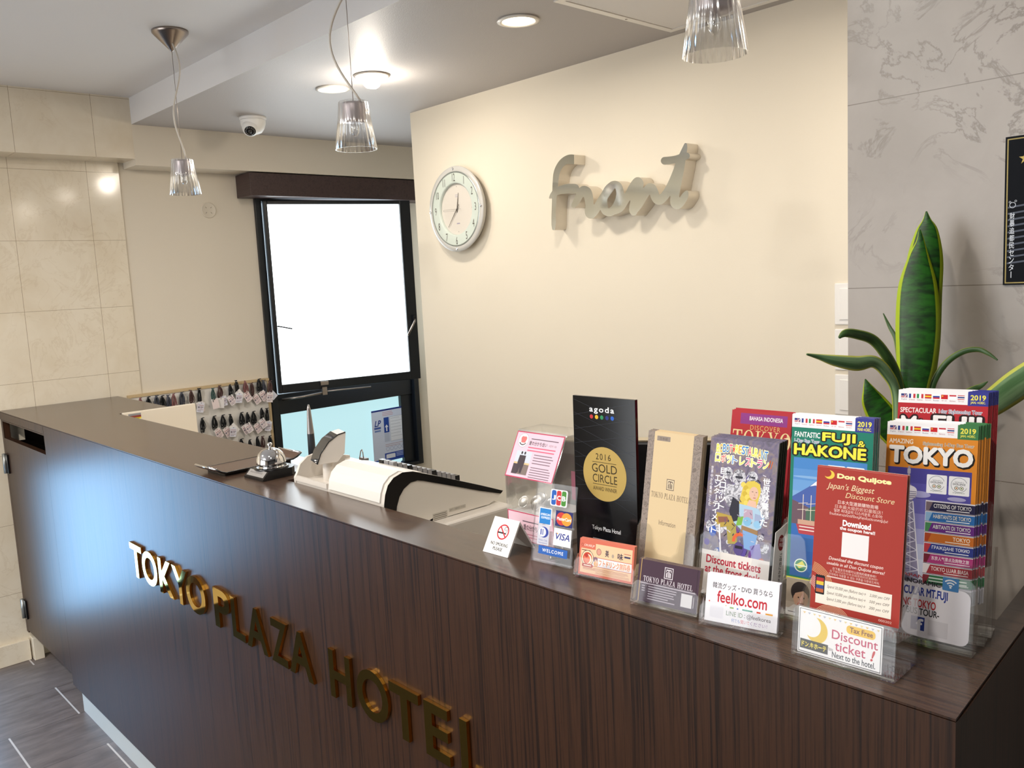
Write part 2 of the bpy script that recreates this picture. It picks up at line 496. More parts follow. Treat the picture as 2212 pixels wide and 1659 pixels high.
# --- tall black framed window: outer frame, lower fixed light, upper sash hinged on the left and opened inwards
w1 = MB()
y0, y1, z0, z1 = WO
xa, xb = XW - 0.085, XW + 0.012
for d in ((y0, y0 + 0.035, z0, z1), (y1 - 0.035, y1, z0, z1), (y0 + .035, y1 - .035, z1 - 0.03, z1), (y0 + .035, y1 - .035, z0, z0 + 0.02)):
    w1.box(xa, xb, *d, M_FRAME)
w1.box(XW - 0.075, XW - 0.012, y0 + 0.035, y1 - 0.035, H - 0.652, H - 0.545, M_FRAME)      # transom
w1.box(XW - 0.065, XW - 0.02, y1 - 0.115, y1 - 0.035, z0 + .02, H - .652, M_FRAME)         # wide right stile of lower light
w1.box(XW - 0.065, XW - 0.02, y0 + 0.035, y0 + 0.06, z0 + .02, H - .652, M_FRAME)
w1o = struct(w1.build('window_1', bevel=0.003))
MB().box(XW - 0.055, XW - 0.045, y0 + 0.06, y1 - 0.115, z0 + 0.02, H - 0.652, M_DAYLOW).build('lower_pane', w1o)
SW = 0.80
sash = MB()
Ms = TR(XW + 0.02, y0 + 0.035, 0) @ RZ(R(-13.5))
sz0, sz1 = H - 0.535, H + 0.452
sb = 0.032
for d in ((0, sb - .012, sz0, sz1), (SW - 0.062, SW, sz0, sz1), (sb - .012, SW - 0.062, sz0, sz0 + 0.045), (sb - .012, SW - .062, sz1 - 0.02, sz1)):
    sash.box(-0.02, 0.018, *d, M_FRAME)
sash_o = sash.build('sash', w1o, Ms, bevel=0.003)
MB().box(-0.006, 0.002, sb - .012, SW - 0.062, sz0 + 0.045, sz1 - 0.02, M_DAYUP).build('upper_pane', sash_o)
lat = MB()                                                        # stay arm and latch on the bottom rail
lat.box(0.018, 0.03, 0.22, 0.262, sz0 + .022, sz0 + 0.042, M_STEEL)
lat.box(0.018, 0.036, 0.225, 0.25, sz0 - 0.03, sz0 + 0.012, M_STEEL)
lat.tube([(0.03, 0.24, sz0 - 0.018), (0.012, 0.12, sz0 - 0.03), (-0.015, 0.02, sz0 - 0.036)], 0.006, M_STEEL)
lat.tube([(0.03, 0.25, sz0 - 0.012), (0.02, 0.5, sz0 - 0.016)], 0.004, M_STEEL)
lat.build('window_latch', sash_o)
hs = MB()
hs.box(0.012, 0.03, SW - 0.03, SW - 0.01, H - 0.235, H - 0.18, M_FRAME)
hs.tube([(0.03, SW - 0.02, H - 0.195), (0.05, SW - 0.03, H - 0.21), (0.05, SW - 0.075, H - 0.285)], 0.0055, M_STEEL)
hs.build('window_handle', sash_o)
hl = MB().tube([(0.016, 0.02, H - 0.185), (0.04, 0.09, H - 0.203)], 0.004, M_FRAME)
hl.build('window_stay', sash_o)

# --- blind box over the window
vb = MB().box(XW - .004, -3.945, 1.985, 3.10, H + 0.462, H + 0.572, M_DARKWOOD)
tag(vb.build('blind_box', bevel=0.002), 'dark wooden blind box across the top of the tall window', 'blind box')

# --- access hatch in the low ceiling
hx0, hx1, hy0, hy1 = -1.70, -1.24, 1.80, 2.335
hm = MB(); M_ALU = col('#ece9e4', 0.35, 0.2, name='white_aluminium')
for d in ((hx0, hx0 + .022, hy0, hy1), (hx1 - .022, hx1, hy0, hy1), (hx0 + .022, hx1 - .022, hy0, hy0 + .022), (hx0 + .022, hx1 - .022, hy1 - .022, hy1)):
    hm.box(d[0], d[1], d[2], d[3], CEIL_LOW - 0.004, CEIL_LOW + .001, M_ALU)
h = thing('access_hatch', 'square access hatch with white metal edging in the low ceiling', 'ceiling hatch', (0, 0, 0))
hm.build('hatch_frame', h)
MB().box(hx0 + .024, hx1 - .024, hy0 + .024, hy1 - .024, CEIL_LOW - 0.002, CEIL_LOW + .001, M_CEIL).build('hatch_panel', h)
MB().lathe([(0, -0.001), (0.004, -0.001), (0.004, 0)], 10, M_STEEL, TR(-1.70 + .011, 2.10, CEIL_LOW - 0.004)).build('hatch_screw', h)

# --- downlights
M_BULB = emit('lit_lamp', (1.0, 0.86, 0.62), 9.0)
M_RING = col('#f2ece2', 0.3, name='downlight_ring')
dl = ['round ceiling downlight nearest the access hatch', 'round ceiling downlight lit beside the protruding gimbal lamp', None]
for i, (x, y) in enumerate(DOWN[:2]):
    t = thing('downlight', dl[i], 'downlight', (x, y, CEIL_LOW), 0, 'recessed downlights')
    MB().lathe([(0.058, 0), (0.064, -0.004), (0.052, -0.007), (0.048, -0.004), (0.046, 0.0)], 40, M_RING).build('trim_ring', t)
    MB().disc(0.048, -0.0035, 32, M_BULB).build('lamp_face', t)
x, y = DOWN[2]
t = thing('downlight', 'ceiling spotlight with a glowing bulb swung below its white ring', 'downlight', (x, y, CEIL_LOW), 0, 'recessed downlights')
MB().lathe([(0.056, 0), (0.066, -0.004), (0.052, -0.008), (0.040, -0.004), (0.038, 0.0)], 40, M_RING).build('trim_ring', t)
MB().lathe([(0.0, -0.047), (0.018, -0.045), (0.029, -0.036), (0.034, -0.022), (0.033, -0.008), (0.026, 0.0)], 28, M_BULB, RY(R(8))).build('bulb', t)

# --- dome camera
t = thing('security_camera', 'white dome security camera under the low ceiling', 'security camera', (-3.56, 1.83, CEIL_LOW))
MB().lathe([(0.0, 0), (0.057, 0), (0.057, -0.010), (0.052, -0.014), (0.0, -0.014)], 36, M_WHITE).build('camera_base', t)
MB().lathe([(0.054, -0.014), (0.053, -0.03), (0.046, -0.05), (0.034, -0.066), (0.02, -0.072), (0, -0.072)], 36, M_WHITE).build('camera_housing', t)
Mc = TR(0.012, -0.02, -0.046) @ Vector((0.62, -0.42, -0.66)).normalized().to_track_quat('Z', 'X').to_matrix().to_4x4()
eye = MB().lathe([(0.034, -0.02), (0.036, 0.006), (0.032, 0.022), (0.024, 0.03)], 28, M_WHITE, Mc)
eye.build('camera_ball', t)
l_ = MB().lathe([(0.024, 0.0295), (0.021, 0.033), (0.0, 0.033)], 24, M_BLACK, Mc)
for k in range(14):
    a = 2 * PI * k / 14
    l_.lathe([(0.0022, 0.0335), (0.0, 0.0345)], 6, col('#8d8a86', 0.3), Mc @ TR(0.0175 * math.cos(a), 0.0175 * math.sin(a), 0))
l_.lathe([(0.009, 0.033), (0.008, 0.037), (0, 0.0375)], 16, col('#30302f', 0.1), Mc)
l_.build('camera_lens', t)

# --- round vent plate on the papered wall
t = thing('vent_cover', 'small round cream vent cover on the wall left of the window', 'vent cover', M=TR(XW - 0.006, 1.832, H + 0.402) @ RY(R(90)))
MB().lathe([(0.038, 0), (0.038, 0.004), (0.034, 0.006), (0.031, 0.004), (0.029, 0.003), (0.0, 0.003)], 36, col('#d8cebd', 0.5)).build('vent_plate', t)
tk = MB()
for k in range(4):
    a = R(45 + 90 * k)
    tk.box(0.014, 0.022, -0.0008, 0.0008, 0.003, 0.0042, col('#7d725f'), RZ(a))
tk.build('vent_slot', t)

# --- pendant lamps
def pendant(x, y, label, sway):
    t = thing('pendant_lamp', label, 'pendant lamp', (x, y, 0), 0, 'ribbed glass pendant lamps over the counter')
    cz = CEIL_HIGH
    MB().lathe([(0.0, 0), (0.058, 0), (0.058, -0.007), (0.054, -0.012), (0.006, -0.062), (0.002, -0.066), (0, -0.066)], 40, M_STEEL, TR(0, 0, cz)).build('canopy', t)
    zt = H + 0.452                                   # top of the glass
    MB().tube([(0, 0, cz - 0.064), (0, 0, zt - .01)], 0.0009, M_STEEL).build('wire', t)
    pts = []
    c0 = Vector((0.02, 0.0, cz - 0.042))
    n = 26
    for k in range(n + 1):
        u = k / n
        off = sway(u)
        z = c0.z + (zt - c0.z) * u
        pts.append((0.02 * (1 - u) + off * 0.73, -0.005 * (1 - u) + off * 0.68, z))
    MB().tube(pts, 0.0028, clear('cord_plastic', (0.8, 0.78, 0.74), 1.5, 0.15, 1.5, 0.18) if 'cord' not in MATS else MATS['cord'], 8).build('cord', t)
    MB().lathe([(0.0, 0.0), (0.028, 0.0), (0.029, -0.006), (0.029, -0.042), (0.026, -0.046), (0.0, -0.046)], 28, col('#b9aeb0', 0.4, 0.6), TR(0, 0, zt - 0.004)).build('socket', t)
    MB().lathe([(0.030, 0.0), (0.034, -0.001), (0.0355, -0.004), (0.040, -0.045), (0.0505, -0.116), (0.0485, -0.116), (0.038, -0.045), (0.0335, -0.006), (0.029, -0.003)], 120, M_SHADE, TR(0, 0, zt), True, 0.035, 24).build('glass_shade', t)
    b = MB().lathe([(0.006, -0.046), (0.0075, -0.05), (0.011, -0.062), (0.010, -0.075), (0.004, -0.084), (0, -0.085)], 18, M_SHADE, TR(0, 0, zt))
    b.tube([(-0.003, 0, zt - 0.05), (-0.003, 0, zt - 0.066), (0.0, 0, zt - 0.07), (0.003, 0, zt - 0.066), (0.003, 0, zt - 0.05)], 0.0008, M_CHROME)
    b.build('bulb', t)
    return t
MATS['cord'] = col('#c4bdb2', 0.3, name='cord_sheath')
pendant(-2.897, 1.22, 'glass pendant lamp with its steel ceiling cone in view, farthest left of three', lambda u: 0.02 * math.sin(u * 7.5) * (1 - u * .3))
pendant(-1.845, 1.22, 'ribbed glass pendant lamp hanging in front of the ceiling downlights', lambda u: -0.05 * math.sin(max(0, (u - .3) / .7) * PI * 1.12) if u > .3 else 0.05 * math.sin(u / .3 * PI))
pendant(-0.803, 1.22, 'large ribbed glass pendant lamp cut by the top edge, above the wall lettering', lambda u: 0.03 * math.sin(u * 6))

# ================================================================== THE COUNTER
CT = H - 0.446          # counter top height
YC = 0.834              # front face
DZ = 0.79               # staff desk height
XR_C = -0.2926          # right front corner
t = thing('reception_counter', 'long dark walnut reception counter with raised top and plinth', 'counter', (-2.0, YC, 0))
CI = TR(2.0, -YC, 0)
top = [(-4.085, YC), (XR_C, YC), (-0.3131, 1.108), (-1.085, 1.109), (-1.085, 0.944), (-1.818, 0.944), (-1.818, 1.109), (-3.452, 1.109), (-3.47, 1.305), (-4.085, 1.315)]
# horizontal slab as convex pieces sharing one height
tp = MB()
def slabpiece(poly, front=True):
    tp.prism(poly, 'z', CT - 0.0025, CT, M_TOP, CI, M_PANEL)
    under = [(x, max(y, YC + 0.0305)) for x, y in poly] if front else poly
    tp.prism([(min(x, XR_C - .034), y) for x, y in under] if front else under, 'z', CT - 0.032, CT - 0.0025, M_PANEL, CI)
slabpiece([(-4.085, YC), (-3.452, YC), (-3.452, 1.109), (-3.47, 1.305), (-4.085, 1.315)])
slabpiece([(-3.452, YC), (-1.818, YC), (-1.818, 1.109), (-3.452, 1.109)])
slabpiece([(-1.818, YC), (-1.085, YC), (-1.085, 0.944), (-1.818, 0.944)])
slabpiece([(-1.085, YC), (XR_C, YC), (-0.3131, 1.108), (-1.085, 1.109)])
tp.prism([(-0.343, 1.1085), (-0.3131, 1.108), (-0.3357, 1.409), (-0.3675, 1.409)], 'z', CT - 0.0025, CT, M_TOP, CI, M_PANEL)
tp.build('countertop', t)
fp = MB().box(-3.432, XR_C, YC, YC + 0.03, H - 1.443, CT - 0.0035, M_PANEL, CI)
fp.build('front_panel', t)
ep = MB().prism([(XR_C - .0003, YC + .03), (-0.3357, 1.409), (-0.3665, 1.409), (-0.325, YC + .03)], 'z', 0.0, CT - 0.0035, M_PANEL, CI)
ep.build('end_panel', t)
MB().box(-3.39, XR_C - 0.03, YC + 0.016, YC + 0.029, 0, H - 1.4435, col('#b9bdbb', 0.35), CI).build('plinth', t)
ib = MB()
ib.box(-3.452, -1.818, 1.085, 1.105, DZ + .001, CT - 0.033, M_PANEL, CI)
ib.box(-1.812, -1.794, 0.945, 1.105, DZ + .001, CT - 0.033, M_PANEL, TR(2 - .008, -YC, 0))
ib.box(-1.09, -1.07, 0.945, 1.105, DZ + .001, CT - 0.033, M_PANEL, CI)
ib.build('inner_panel', t)
lp = MB().box(-4.08, -3.434, YC, YC + 0.03, H - 0.480, CT - 0.0035, M_PANEL, CI)
lp.build('edge_strip', t)
# near-black boards behind the slot, its shade put into their colour
dv = MB()
M_SLOT_SHADE = col('#0c0908', 0.9, 0, 0.0, 'slot_shade')
dv.box(-4.08, -3.44, YC + .085, YC + .095, 0.12, CT - 0.033, M_SLOT_SHADE, CI)
dv.box(-4.08, -3.44, YC + 0.03, YC + .085, CT - 0.15, CT - 0.135, M_SLOT_SHADE, CI)
dv.box(-3.452, -3.436, YC + 0.034, 1.06, 0.12, CT - 0.033, M_SLOT_SHADE, CI)
dv.build('slot_shade_boards', t)

t = thing('swing_gate', 'narrow hinged wooden gate with a dark slot between wall and counter', 'gate', (-3.75, YC, 0))
GI = TR(3.75, -YC, 0)
g = MB().box(-4.045, -3.437, YC + 0.001, YC + 0.024, H - 1.40, H - 0.557, M_PANEL, GI)
g.build('gate_panel', t)
MB().box(-4.045, -3.437, YC + 0.001, YC + 0.024, H - 0.486, H - 0.4815, M_PANEL, GI).build('gate_top_rail', t)
MB().box(-4.075, -4.047, YC + 0.001, YC + 0.026, H - 1.41, H - 0.4815, M_PANEL, GI).build('gate_post', t)
for z in (H - 0.665, H - 1.30):
    hh = MB()
    hh.tube([(-4.05, YC - 0.008, z - 0.042), (-4.05, YC - 0.008, z + 0.042)], 0.008, col('#9ea09d', 0.35, 0.8), 10, GI)
    hh.box(-4.044, -4.012, YC - 0.006, YC + 0.0005, z - 0.04, z + 0.04, M_BLACK, GI)
    hh.build('hinge', t)

# lower staff desk behind the counter
t = thing('staff_desk', 'cream staff desk behind the tall counter, mostly hidden', 'desk', (-2, 1.2, 0))
MB().box(-3.40, -0.72, 0.875, 1.60, DZ - 0.03, DZ, M_CREAM, TR(2, -1.2, 0)).build('desk_top', t)
MB().box(-0.72, -0.375, 0.875, 1.405, DZ - 0.03, DZ, M_CREAM, TR(2, -1.2, 0)).build('desk_return', t)
for x in (-3.38, -2.1, -0.75):
    MB().box(x, x + 0.03, 0.90, 1.56, 0, DZ - 0.031, M_CREAM, TR(2, -1.2, 0)).build('desk_side', t)

# cream side board standing against the left return
t = thing('side_board', 'plain cream board standing against the left return of the counter', 'board', (-3.44, 1.26, 0))
MB().box(-0.012, 0.012, -0.142, 0.142, DZ + .001, CT + 0.002, M_CREAM).build('board_panel', t, bevel=0.002)
stk = MB(); F = Face(stk, 48, 30, RZ(R(90)), 2e-5)
F.rect(0, 0, 48, 16, '#8f8f93'); F.rect(0, 8, 48, 20, '#8c3f36'); F.rect(8, 16, 48, 22, '#e8d23a'); F.lines(12, 44, 17.5, 2, 2, .8, '#4a3a2a')
stk.build('sticker', t, TR(0.0121, -0.125, CT - 0.034))

# --- polished gold counter lettering
def letter(ch, x0, x1, label, z0=H - 0.822, z1=H - 0.721, d=0.007):
    v, f = glyphs(ch, 0.022, 0, 1.0, 6); a, b, lo, hi = bbox(v)
    kx = (x1 - x0) / (b - a); kz = (z1 - z0) / (hi - lo)
    m = MB(); P = [((q[0] - a) * kx - (x1 - x0) / 2, (q[1] - lo) * kz) for q in v]
    n = len(P)
    m.mesh([(p[0], -d, p[1]) for p in P], f, M_GOLD)
    # outline edges = edges used once
    cnt = {}
    for q in f:
        for i in range(len(q)):
            e = (q[i], q[(i + 1) % len(q)]); cnt[e] = cnt.get(e, 0) + 1
    for (i, j) in cnt:
        if (j, i) not in cnt:
            m.face([(P[i][0], -d, P[i][1]), (P[i][0], 0, P[i][1]), (P[j][0], 0, P[j][1]), (P[j][0], -d, P[j][1])], M_GOLDSIDE)
    o = m.build('gold_letter', M=TR((x0 + x1) / 2, YC - 0.0004, z0))
    return tag(o, label, 'letter', 'gold letters on the counter front')
PXL = [('T', 280, 305, 'gold capital T at the left end of the counter lettering'),
       ('O', 305, 337, 'round gold O between the leftmost T and the K'),
       ('K', 341, 371, 'gold capital K with a window reflection, on the counter front'),
       ('Y', 371, 403, 'gold capital Y half bright and half dark, after the K'),
       ('O', 400, 441, 'round gold O that ends the first gold word'),
       ('P', 460, 494, 'gold capital P starting the second gold word'),
       ('L', 498, 525, 'gold capital L after the P of the second gold word'),
       ('A', 529, 574, 'gold capital A between the L and the Z'),
       ('Z', 582, 618, 'gold capital Z in the middle gold word'),
       ('A', 621, 672, 'gold capital A that ends the second gold word'),
       ('H', 709, 755, 'gold capital H starting the last gold word'),
       ('O', 768, 836, 'round gold O after the H in the last gold word'),
       ('T', 840, 903, 'gold capital T in the last gold word'),
       ('E', 915, 967, 'gold capital E near the bottom edge of the photo'),
       ('L', 992, 1043, 'gold capital L cut off at the bottom edge of the photo')]
def line_px(x, z):       # x on the panel for a photo column, at the height z
    yy = 700 + 0.6 * (x - 277)
    p = on_y(x, yy, YC - 0.01)
    for _ in range(12):
        yy += (p.z - z) * 1000
        p = on_y(x, yy, YC - 0.01)
    return p.x
for ch, a, b, lab in PXL:
    letter(ch, line_px(a, H - 0.77), line_px(b, H - 0.77), lab)

# ================================================================== THINGS ON THE WALLS
# --- wall clock
CKX, CKZ = -2.832, H + 0.300
t = thing('wall_clock', 'round white and mint wall clock on the cream wall', 'clock', M=TR(CKX, Y_CLOCK, CKZ) @ RX(R(90)))
M_MINT = col('#ced8d0', 0.3); M_RIM = col('#c9c8c4', 0.25); M_HAND = col('#55504a', 0.4)
MB().lathe([(0.10, 0), (0.155, 0.004), (0.168, 0.022), (0.168, 0.028), (0.0, 0.028)], 72, M_RIM).build('clock_case', t)
MB().lathe([(0.168, 0.024), (0.176, 0.034), (0.178, 0.038), (0.176, 0.042), (0.158, 0.044), (0.155, 0.043)], 80, M_RIM).build('clock_rim', t)
MB().lathe([(0.157, 0.0425), (0.154, 0.0455), (0.150, 0.0445)], 80, col('#aab2ae', 0.2, 0.6)).build('rim_line', t)
MB().lathe([(0.152, 0.0435), (0.112, 0.0435), (0.107, 0.041), (0.107, 0.030)], 80, M_MINT).build('numeral_band', t)
MB().disc(0.108, 0.0295, 64, col('#d9d3ca', 0.5)).build('dial', t)
FK = RX(R(-90))
for k in range(1, 13):
    a = R(90 - 30 * k); s = str(k); nm = MB()
    v, f = glyphs(s, 0.0, 0, 0.95); a0, b0, lo, hi = bbox(v)
    hgt = 0.032; ky = hgt / (hi - lo); kx = ky * 0.56
    cx, cy = 0.131 * math.cos(a), 0.131 * math.sin(a)
    nm.mesh([(cx + (q[0] - (a0 + b0) / 2) * kx, cy + (q[1] - (lo + hi) / 2) * ky, 0.0438) for q in v], f, M_HAND)
    nm.build('numeral', t)
for i in range(2):
    MB().box(-0.012, 0.008, 0.058 - i * .007, 0.0605 - i * .007, 0.0297, 0.0299, col('#b5aeba')).build('dial_mark', t)
MB().box(-0.010, 0.010, -0.062, -0.057, 0.0297, 0.0299, col('#a39cae')).build('dial_mark', t)
for k in range(4):
    MB().disc(0.0016, 0.0, 10, col('#55504a'), TR(0.094 * math.cos(k * PI / 2), 0.094 * math.sin(k * PI / 2), 0.0299)).build('dial_dot', t)
def hand(name, ang, L, tail, wd, z):
    m = MB(); m.prism([(-tail, -wd * .5), (-tail, wd * .5), (0, wd), (L, wd * .25), (L, -wd * .25), (0, -wd)], 'z', z, z + 0.0012, M_HAND, RZ(R(90 - ang)))
    return m.build(name, t)
hand('hour_hand', 11, 0.068, 0.014, 0.0022, 0.0325); hand('minute_hand', 221, 0.094, 0.024, 0.0017, 0.0345); hand('second_hand', 272, 0.09, 0.03, 0.0005, 0.0365)
for k in range(4):
    MB().lathe([(0.005, 0.0), (0.005, 0.004), (0.0, 0.005)], 14, M_CHROME, RZ(PI / 2 * k) @ TR(0.166, 0, 0.043)).build('screw', t)

# --- cursive mirror steel wall lettering
SD = 0.060
def fw(x, y):
    p = on_y(1160 + x / 5.821, 280 + y / 5.821, Y_CLOCK - SD); return Vector((p.x, p.z))
def smooth_path(pts, n=10):
    out = []
    P = [pts[0]] + pts + [pts[-1]]
    for i in range(1, len(P) - 2):
        for k in range(n):
            u = k / n
            q = [0.5 * ((2 * P[i][c]) + (-P[i - 1][c] + P[i + 1][c]) * u + (2 * P[i - 1][c] - 5 * P[i][c] + 4 * P[i + 1][c] - P[i + 2][c]) * u * u + (-P[i - 1][c] + 3 * P[i][c] - 3 * P[i + 1][c] + P[i + 2][c]) * u ** 3) for c in range(3)]
            out.append(q)
    out.append(list(P[-2])); return out
STROKES = [
    [(466, 375, 122), (410, 372, 116), (345, 395, 96), (290, 450, 84), (248, 540, 78), (232, 660, 72), (222, 800, 62), (214, 950, 56), (209, 1100, 55), (209, 1190, 55), (209, 1245, 40)],
    [(160, 860, 18), (185, 830, 50), (225, 795, 80), (290, 762, 100), (370, 745, 118), (430, 742, 122), (470, 743, 122)],
    [(462, 955, 60), (495, 905, 84), (540, 820, 96), (580, 765, 110), (625, 785, 120), (650, 860, 112), (660, 960, 100), (650, 1040, 96), (680, 1070, 100), (735, 1010, 100), (790, 920, 100), (850, 830, 104), (905, 745, 110), (950, 695, 92)],
    [(835, 900, 92), (850, 1005, 100), (905, 1040, 100), (975, 1000, 104), (1030, 900, 104), (1045, 800, 96), (1020, 710, 92), (960, 690, 90), (900, 745, 90), (855, 830, 84), (835, 900, 90)],
    [(960, 1030, 80), (1040, 990, 96), (1100, 900, 100), (1160, 810, 104), (1215, 715, 112), (1262, 650, 104), (1285, 690, 108), (1262, 790, 112), (1230, 900, 112), (1210, 1000, 104), (1215, 1040, 84)],
    [(1235, 1010, 84), (1290, 930, 96), (1340, 840, 100), (1400, 745, 110), (1440, 735, 112), (1470, 790, 112), (1495, 860, 112), (1535, 890, 112), (1590, 850, 110), (1650, 770, 108), (1710, 660, 112), (1760, 540, 112), (1795, 430, 100), (1830, 320, 84), (1858, 235, 62), (1868, 185, 34)],
    [(1606, 392, 98), (1680, 385, 96), (1760, 370, 96), (1830, 345, 96), (1880, 330, 84)],
    [(1822, 380, 90), (1805, 480, 96), (1780, 600, 100), (1755, 720, 104), (1735, 830, 108), (1732, 920, 112), (1770, 945, 108), (1820, 900, 96), (1862, 830, 84), (1880, 785, 40)],
]
sg = MB()
# the strokes are merged on a fine grid, so the word is one clean outline with upright returns
GS = 7.0; gx = np.arange(120, 1960, GS); gy = np.arange(140, 1290, GS)
GX, GY = np.meshgrid(gx, gy, indexing='ij'); FLD = np.full(GX.shape, 1e9)
for st_ in STROKES:
    for px_, py_, wd_ in smooth_path([tuple(p) for p in st_], 14):
        FLD = np.minimum(FLD, np.hypot(GX - px_, GY - py_) - wd_ / 2)
# square-cut ends of the hook and the cross bars
FLD = np.maximum(FLD, np.where((GY > 290) & (GY < 470) & (GX > 440) & (GX < 640), GX - 466, -1e9))
y0_, y1_ = Y_CLOCK - SD, Y_CLOCK - 0.0005
for i in range(len(gx) - 1):
    for j in range(len(gy) - 1):
        c4 = [(i, j), (i + 1, j), (i + 1, j + 1), (i, j + 1)]
        f4 = [FLD[q] for q in c4]
        if min(f4) > 0: continue
        if max(f4) <= 0:
            pts = [(gx[q[0]], gy[q[1]]) for q in c4]; cut = []
        else:
            pts = []; cut = []
            for k in range(4):
                a, b = c4[k], c4[(k + 1) % 4]; fa, fb = f4[k], f4[(k + 1) % 4]
                if fa <= 0: pts.append((gx[a[0]], gy[a[1]]))
                if (fa <= 0) != (fb <= 0):
                    u = fa / (fa - fb); pts.append((gx[a[0]] + (gx[b[0]] - gx[a[0]]) * u, gy[a[1]] + (gy[b[1]] - gy[a[1]]) * u)); cut.append(pts[-1])
        if len(pts) < 3: continue
        w_ = [fw(*q) for q in pts]
        sg.face([(q.x, y0_, q.y) for q in reversed(w_)], M_SIGN)
        if len(cut) == 2:
            a, b = fw(*cut[0]), fw(*cut[1])
            sg.face([(a.x, y0_, a.y), (b.x, y0_, b.y), (b.x, y1_, b.y), (a.x, y1_, a.y)], M_SIGNSIDE)
sgo = sg.build('wall_lettering')
wl_ = sgo.modifiers.new('weld', 'WELD'); wl_.merge_threshold = 0.00004
tag(sgo, 'cursive mirror steel word standing out from the cream wall', 'wall sign')

# --- switch plates beside the stone pillar
for i, lab in enumerate(('top white switch plate half hidden by the stone pillar', 'middle white switch plate half hidden by the stone pillar', 'lowest white switch plate half hidden by the stone pillar')):
    z1_ = H - 0.062 - i * 0.132
    t = thing('switch_plate', lab, 'switch', (-1.145, Y_CLOCK, z1_ - 0.06), 0, 'white switch plates on the cream wall')
    MB().box(-0.036, 0.036, -0.008, -0.0005, -0.06, 0.06, M_WHITE).build('cover_plate', t, bevel=0.003)
    MB().box(-0.02, 0.02, -0.011, -0.008, -0.045, 0.045, M_WHITE).build('rocker', t, bevel=0.002)

# --- dark blue notice on the stone
t = thing('wall_notice', 'dark blue notice with a gold border, cut by the right edge, on the grey stone', 'notice', M=TR(-0.4365, Y_STONE - 0.0005, H - 0.047))
m = MB().box(0, 0.30, -0.004, 0, 0, 0.214, col('#05080f', 0.35, 0, 0.06)); m.build('notice_plate', t)
m = MB(); F = Face(m, 300, 214, TR(0, -0.004, 0), 2e-5)
F.rect(2.5, 3, 297, 4.6, '#b3a063'); F.rect(2.5, 210, 297, 211.6, '#b3a063'); F.rect(2.5, 3, 4.1, 211, '#b3a063'); F.rect(295.5, 3, 297, 211, '#b3a063')
sheen = col('#14223c', 0.35)
for k in range(10): F.poly([(5, 100 + k * 9), (110, 88 + k * 9), (110, 90.5 + k * 9), (5, 102.5 + k * 9)], sheen)  # blue reflection drawn on the black plate as streaks
F.vtext('財暴追都民センター', 7.5, 14, 109, 205, '#d8dde6', 0.02)
F.ring(11, 98, 4.2, .7, '#d8dde6'); F.ring(7.5, 93.5, 1.5, .5, '#d8dde6'); F.ring(15, 92.5, 1.5, .5, '#d8dde6')
F.poly([(24, 30), (26, 24), (28, 30), (34, 30), (29, 34), (31, 40), (26, 36), (21, 40), (23, 34), (18, 30)], '#c9b060')
m.build('notice_print', t)

# --- paper taped to the lower window light
PX = XW - 0.03
q = [on_x(797.5, 889, PX), on_x(874.5, 877.5, PX), on_x(886.7, 990, PX), on_x(808.7, 1000, PX)]
pw, ph = (q[1] - q[0]).length * 1000, (q[3] - q[0]).length * 1000
ax = (q[1] - q[0]).normalized(); az = (q[0] - q[3]).normalized(); ay = az.cross(ax)
MP = Matrix(((ax.x, ay.x, az.x, q[3].x), (ax.y, ay.y, az.y, q[3].y), (ax.z, ay.z, az.z, q[3].z), (0, 0, 0, 1)))
m = MB().box(0, pw / 1000, 0, 0.0008, 0, ph / 1000, col('#cdd6ea', 0.6)); F = Face(m, pw, ph, None, 4e-5)
F.rect(0, 0, pw, 10, '#24357f'); F.text('LP', 18, 62, 62, 95, '#25408f', 0.05, 0.3); F.rect(14, 100, 60, 112, '#4a62a6'); F.rect(16, 118, 58, 128, '#6f86bb')
F.rect(82, 50, 118, 140, '#27489a'); F.poly([(100, 92), (112, 108), (104, 108), (104, 132), (96, 132), (96, 108), (88, 108)], '#e8ecf6')
F.rect(82, 142, 118, 195, '#b9c3d8'); F.rect(124, 50, 232, 196, '#aab2c2'); F.rect(126, 52, 230, 194, '#e1e6f0')
F.lines(130, 222, 60, 7, 18, 1.6, '#9aa3b4', .5); F.lines(75, 150, 18, 3, 9, 3, '#c9929a', .2)
F.lines(85, 225, 210, 2, 10, 3, '#b79aa4', .3)
for k in range(5): F.ring(100 + k * 28, 238, 12, 2, '#8f9ac0')
F.circ(228, 236, 14, '#30479a'); F.rect(76, 262, 250, 310, '#3f57a8'); F.rrect(86, 270, 150, 300, 6, '#e6ebf5'); F.lines(158, 244, 268, 4, 9, 4, '#9fb0dc', .15)
F.text('3', 72, 92, 340, 362, '#c23b4a', .06); F.lines(95, 140, 346, 2, 8, 3, '#c0596a'); F.text('4', 180, 200, 326, 348, '#25357f', .06); F.lines(203, 250, 332, 2, 8, 3, '#4a5aa0')
F.rect(0, ph - 8, pw, ph, '#2a4aa8')
tag(m.build('window_notice', M=MP), 'blue and white printed notice stuck on the lower window pane', 'notice')

